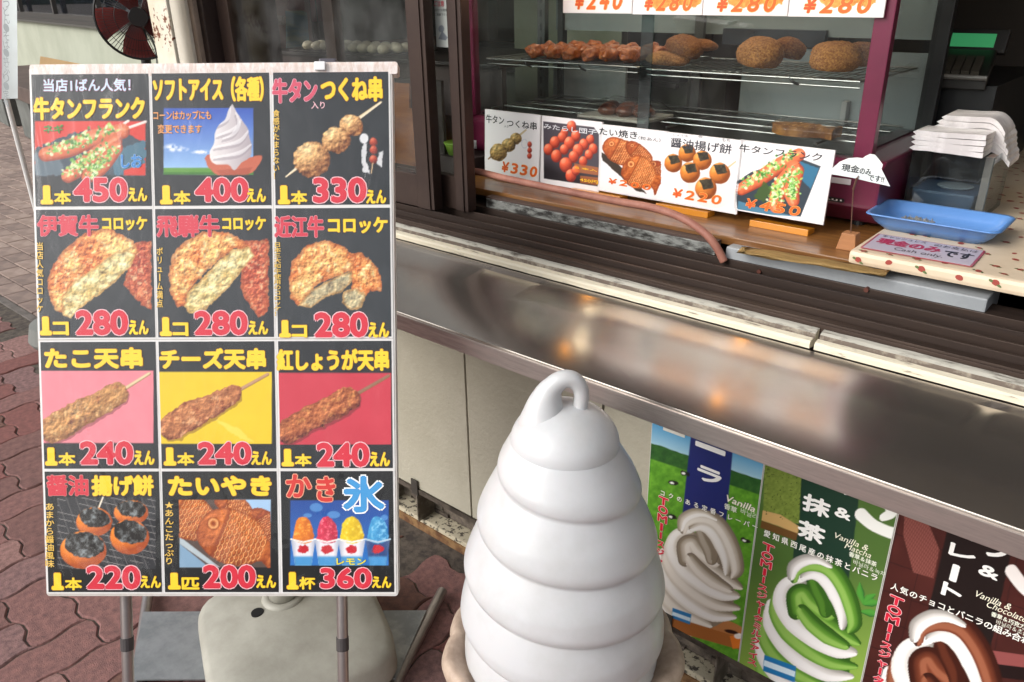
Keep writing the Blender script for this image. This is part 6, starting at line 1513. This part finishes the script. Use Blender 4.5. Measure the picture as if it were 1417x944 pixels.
for i in range(5):
    for j in range(4):
        bm = B(); c_ = L4(.08 + i * .17, .12 + j * .13); obox(bm, (c_[0], c_[1], c_[2] + .006), (1, 0, 0), Vector((-.06, .36, .10)).normalized(), Vector((0, -.27, .96)), .009, .016, .004); obj('key', bm, m_key, reg)
bm = B(); c0_ = at_y(1352, 58, 2.47)
obox(bm, (c0_[0], c0_[1], c0_[2]), (1, 0, 0), Vector((0, .35, .93)), Vector((0, -.93, .35)), .072, .03, .012); obj('display_housing', bm, m_reg, reg, bevel=.003)
bm = B(); obox(bm, Vector((c0_[0] - .008, c0_[1], c0_[2])) + Vector((0, -.93, .35)) * .013, (1, 0, 0), Vector((0, .35, .93)), Vector((0, -.93, .35)), .052, .017, .001); obj('display', bm, mat('green_display', '3E9A62', .3, emit=.35), reg)
# wall bits at the back right
bm = B(); c_ = at_y(1403, 45, 3.6); box(bm, c_[0] - .06, c_[0] + .06, 3.58, 3.62, c_[2] - .04, c_[2] + .05); o = obj('junction_box', bm, mat('tan_box', '6A5A42', .7), bevel=.006); base_at(o, c_); tag(o, 'tan junction box on the dark back wall beside the register', 'box')
bm = B(); c_ = at_y(1394, 0, 3.6); tube(bm, [(c_[0], 3.6, 1.45), (c_[0], 3.6, 2.6)], .018, 10); o = obj('conduit', bm, mat('grey_conduit', '55524C', .6)); base_at(o, c_); tag(o, 'grey conduit rising from the junction box', 'conduit')
# dark sheet added to darken the right side, pale panel at left of the case
bm = B(); c_ = at_y(735, 60, 2.6); x1_ = float(at_y(756, 60, 2.6)[0]); x0_ = float(at_y(712, 60, 2.6)[0])
box(bm, x0_, x1_ + .35, 2.6, 2.64, .02, 2.3); o = obj('partition', bm, mat('pale_green_panel', 'A3A890', .8, c2='979C84', scale=3)); base_at(o, ((x0_ + x1_) / 2, 2.6, .02)); tag(o, 'pale green partition panel behind the left end of the warmer', 'partition')
bm = B(); box(bm, -1.1, 1.3, 3.0, 3.05, .02, 2.9); o = obj('dark_backdrop', bm, mat('dark_backdrop', '3E3832', .8)); base_at(o, (0, 3, .02)); tag(o, 'dark sheet added behind the food warmer to darken the right side', 'cabinet')

# ---- things behind the left window
TY = 1.80
tz = float(at_y(440, 74, TY)[2])
tbx0, tbx1 = float(at_y(366, 72, TY)[0]), -1.62
tb = thing('table', 'dark table behind the left window carrying white buns', 'table', ((tbx0 + tbx1) / 2, TY + .2, 0))
bm = B(); box(bm, tbx0, tbx1, TY, TY + .5, tz - .012, tz); obj('tabletop', bm, mat('black_table', '2B2523', .5), tb, bevel=.002)
bm = B(); box(bm, tbx0 + .05, tbx1, TY + .012, TY + .03, tz - .16, tz - .0125); obj('apron', bm, mat('dark_brown_apron', '3A2E2A', .6), tb)
for x in (tbx0 + .06, tbx1 - .05):
    for y in (TY + .03, TY + .45): bm = B(); box(bm, x - .02, x + .02, y, y + .035, .02, tz - .0125); obj('leg', bm, mat('dark_leg', '2E2624', .6) if x < -2 and y < 1.9 else [c for c in tb.children if c.name.startswith('leg')][0].data.materials[0], tb)
xx0, xx1 = float(at_y(424, 68, TY + .04)[0]), float(at_y(528, 78, TY + .04)[0])
bm = B(); box(bm, xx0 - .08, xx1 + .02, TY + .02, TY + .28, tz + .001, tz + .006); o = obj('mesh_tray', bm, mat('grey_mesh_tray', '4E4A46', .5, .5, c2='2E2A28', scale=90)); base_at(o, (xx0, TY, tz)); tag(o, 'flat grey mesh tray under the white buns', 'tray')
m_bun = mat('white_bun', 'D9CFB8', .6, c2='C8BCA0', scale=8)
nb_ = 0
for j in range(3):
    for i in range(9):
        x = xx0 + (xx1 - xx0) * i / 8 + (.012 if j % 2 else 0); bm = B(); blob(bm, (x, TY + .05 + j * .05, tz + .020), (.021, .023, .0165), .06, 2, 2, i + j * 9)
        o = obj('bun', bm, m_bun, smooth=True); base_at(o, (x, TY + .05 + j * .05, tz + .006)); tag(o, ['leftmost', 'second', 'third', 'fourth', 'middle', 'sixth', 'seventh', 'eighth', 'rightmost'][i] + ' white bun of the ' + ['front', 'middle', 'back'][j] + ' row on the mesh tray, counted from the left', 'bun', 'round white buns in rows behind the left window')
# papers and cloths on the inner end wall
EX = -2.892
def atw(px, py): q = at_x(px, py, EX); return float(q[1]), float(q[2])
def wpanel(name, label, cat, pts, m, th=.004, off=0.0):
    P = [atw(*q) for q in pts]; bm = B(); prism(bm, P, EX + off, EX + off + th, lambda a, b, w_: (w_, a, b)); o = obj(name, bm, m); base_at(o, (EX + off, P[0][0], P[0][1])); tag(o, label, cat); return o
def atp(px, py, y): q = at_y(px, py, y); return float(q[0]), float(q[2])
def panel(name, label, cat, y, pts, m, th=.01):
    P = [atp(*q, y) for q in pts]; bm = B(); prism(bm, P, y, y + th, lambda a, b, w_: (a, w_, b)); o = obj(name, bm, m); c = P[0]; base_at(o, (c[0], y, c[1])); tag(o, label, cat); return o
wpanel('poster', 'pale green and blue paper poster on the wall seen through the left window', 'poster', [(395, 15), (396, 68), (428, 68), (424, 18), (418, 15)], mat('green_blue_poster', '8FA398', .7, c2='5E8AA0', scale=6, stretch=(1, 1, 4)))
wpanel('note', 'small white note left of the green poster on the inner wall', 'note', [(378, 21), (378, 34), (396, 35), (396, 22)], mat('small_note', 'B8AFA4', .7, c2='6E645C', scale=160), .003)
wpanel('picture_frame', 'maroon framed sheet above the green poster on the inner wall', 'frame', [(398, -40), (398, 13), (420, 14), (417, -40)], mat('maroon_sheet', '5E3236', .6, c2='7A4A48', scale=9), .008)
def hang(name, label, cat, px0, px1, pyb, m, amp=.012, f=30, off=.03):
    bm = B(); a0, z0 = atw(px0, pyb); a1, _ = atw(px1, pyb); z1 = 2.05
    grid_mesh(bm, 30, 8, lambda s, t: (EX + off + amp * math.sin(s * f) * (1 - .3 * t) + .006 * mnoise.noise(Vector((s * 6, t * 3, 1))), a0 + s * (a1 - a0), z0 + t * (z1 - z0)))
    bmesh.ops.solidify(bm, geom=bm.faces[:], thickness=.003); o = obj(name, bm, m, smooth=True); base_at(o, (EX + off, a0, z0)); tag(o, label, cat); return o
hang('curtain', 'grey curtain hanging at the left end inside the window', 'curtain', 288, 352, 110, mat('grey_curtain', '77746E', .85, c2='5F5C57', scale=3), .02, 26)
hang('apron', 'maroon apron hanging right of the green poster', 'apron', 421, 452, 30, mat('maroon_cloth', '5E1E2C', .85), .015, 14, .05)
hang('trousers', 'dark cloth hanging below the maroon apron', 'cloth', 427, 458, 62, mat('black_cloth', '1E1C1E', .85), .012, 10, .035)
hang('curtain', 'pale grey curtain across the right part of the left window', 'curtain', 468, 600, 60, mat('pale_curtain', 'A5A6A1', .85, c2='8E8F8A', scale=2), .015, 34, .02)
panel('cardboard', 'orange brown cardboard sheet leaning inside the window right of the menu board', 'cardboard', 1.56, [(520, 113), (566, 116), (566, 150), (574, 152), (577, 235), (520, 230)], mat('orange_cardboard', 'A05E2C', .8, c2='8A4E24', scale=8, stretch=(1, 1, 5)), .006)
panel('panel_board', 'dark grey wooden board below the window beside the cardboard', 'board', 1.62, [(470, 104), (610, 112), (620, 300), (470, 280)], mat('grey_brown_board', '3E3734', .7, c2='332D2A', scale=4, stretch=(1, 1, 8)), .01)
c_ = at_y(628, 205, 1.62); bm = B(); lathe(bm, (c_[0], c_[1] + .02, c_[2] - .02), [(.03, 0), (.04, .03), (.043, .034), (.040, .035), (.02, .01)], 28); o = obj('green_bowl', bm, mat('lime_plastic', '7FA83C', .4), smooth=True); base_at(o, (c_[0], c_[1], c_[2] - .02)); tag(o, 'lime green plastic bowl glimpsed through the narrow window strip', 'bowl')
bm = B(); box(bm, -1.72, -1.565, 1.60, 1.76, TB + .001, c_[2] - .022); o = obj('jar_box', bm, mat('dark_jar_box', '332A28', .6)); base_at(o, (-1.48, 1.68, TB)); tag(o, 'dark box under the lime green bowl', 'box')

m_lamp = mat('warm_lamp_glass', 'FFE6C4', .3, emit=20)
lt = thing('added_case_lamp', 'unseen warm tube lamp added under the warmer roof to light the food', 'lamp', ((XL + XP0) / 2, 1.9, 1.69))  # tube added out of view to brighten the inside of the warmer
bm = B(); tube(bm, [(XL + .1, 1.95, 1.69), (XP0 - .1, 1.95, 1.69)], .012, 12); obj('lamp_tube', bm, m_lamp, lt, smooth=True)
bm = B(); box(bm, XL + .08, XP0 - .08, 1.92, 1.98, 1.703, 1.719); obj('lamp_housing', bm, m_slot, lt)

# two small warm spot bulbs hung in the window opening; their glints run over the steel shelf
for q_, lb, px_2 in (((-1.353, 1.60, 1.485), 'left small warm bulb hanging in the window opening', 0), ((-.838, 1.60, 1.475), 'right small warm bulb hanging in the window opening', 1)):
    t = thing('hanging_bulb', lb, 'lamp', q_, 'warm bulbs hanging in the window opening')
    bm = B(); bmesh.ops.create_icosphere(bm, subdivisions=3, radius=.013, matrix=Matrix.Translation(q_)); obj('bulb', bm, mat('bulb_glow', 'FFA830', .3, emit=12) if px_2 == 0 else bulb_m, t, smooth=True)
    bulb_m = t.children[0].data.materials[0]
    bm = B(); tube(bm, [(q_[0], q_[1], q_[2] + .012), (q_[0], q_[1], q_[2] + .05)], .009, 12); tube(bm, [(q_[0], q_[1], q_[2] + .05), (q_[0], q_[1], 2.0)], .002, 6); obj('lamp_holder', bm, m_blk, t)
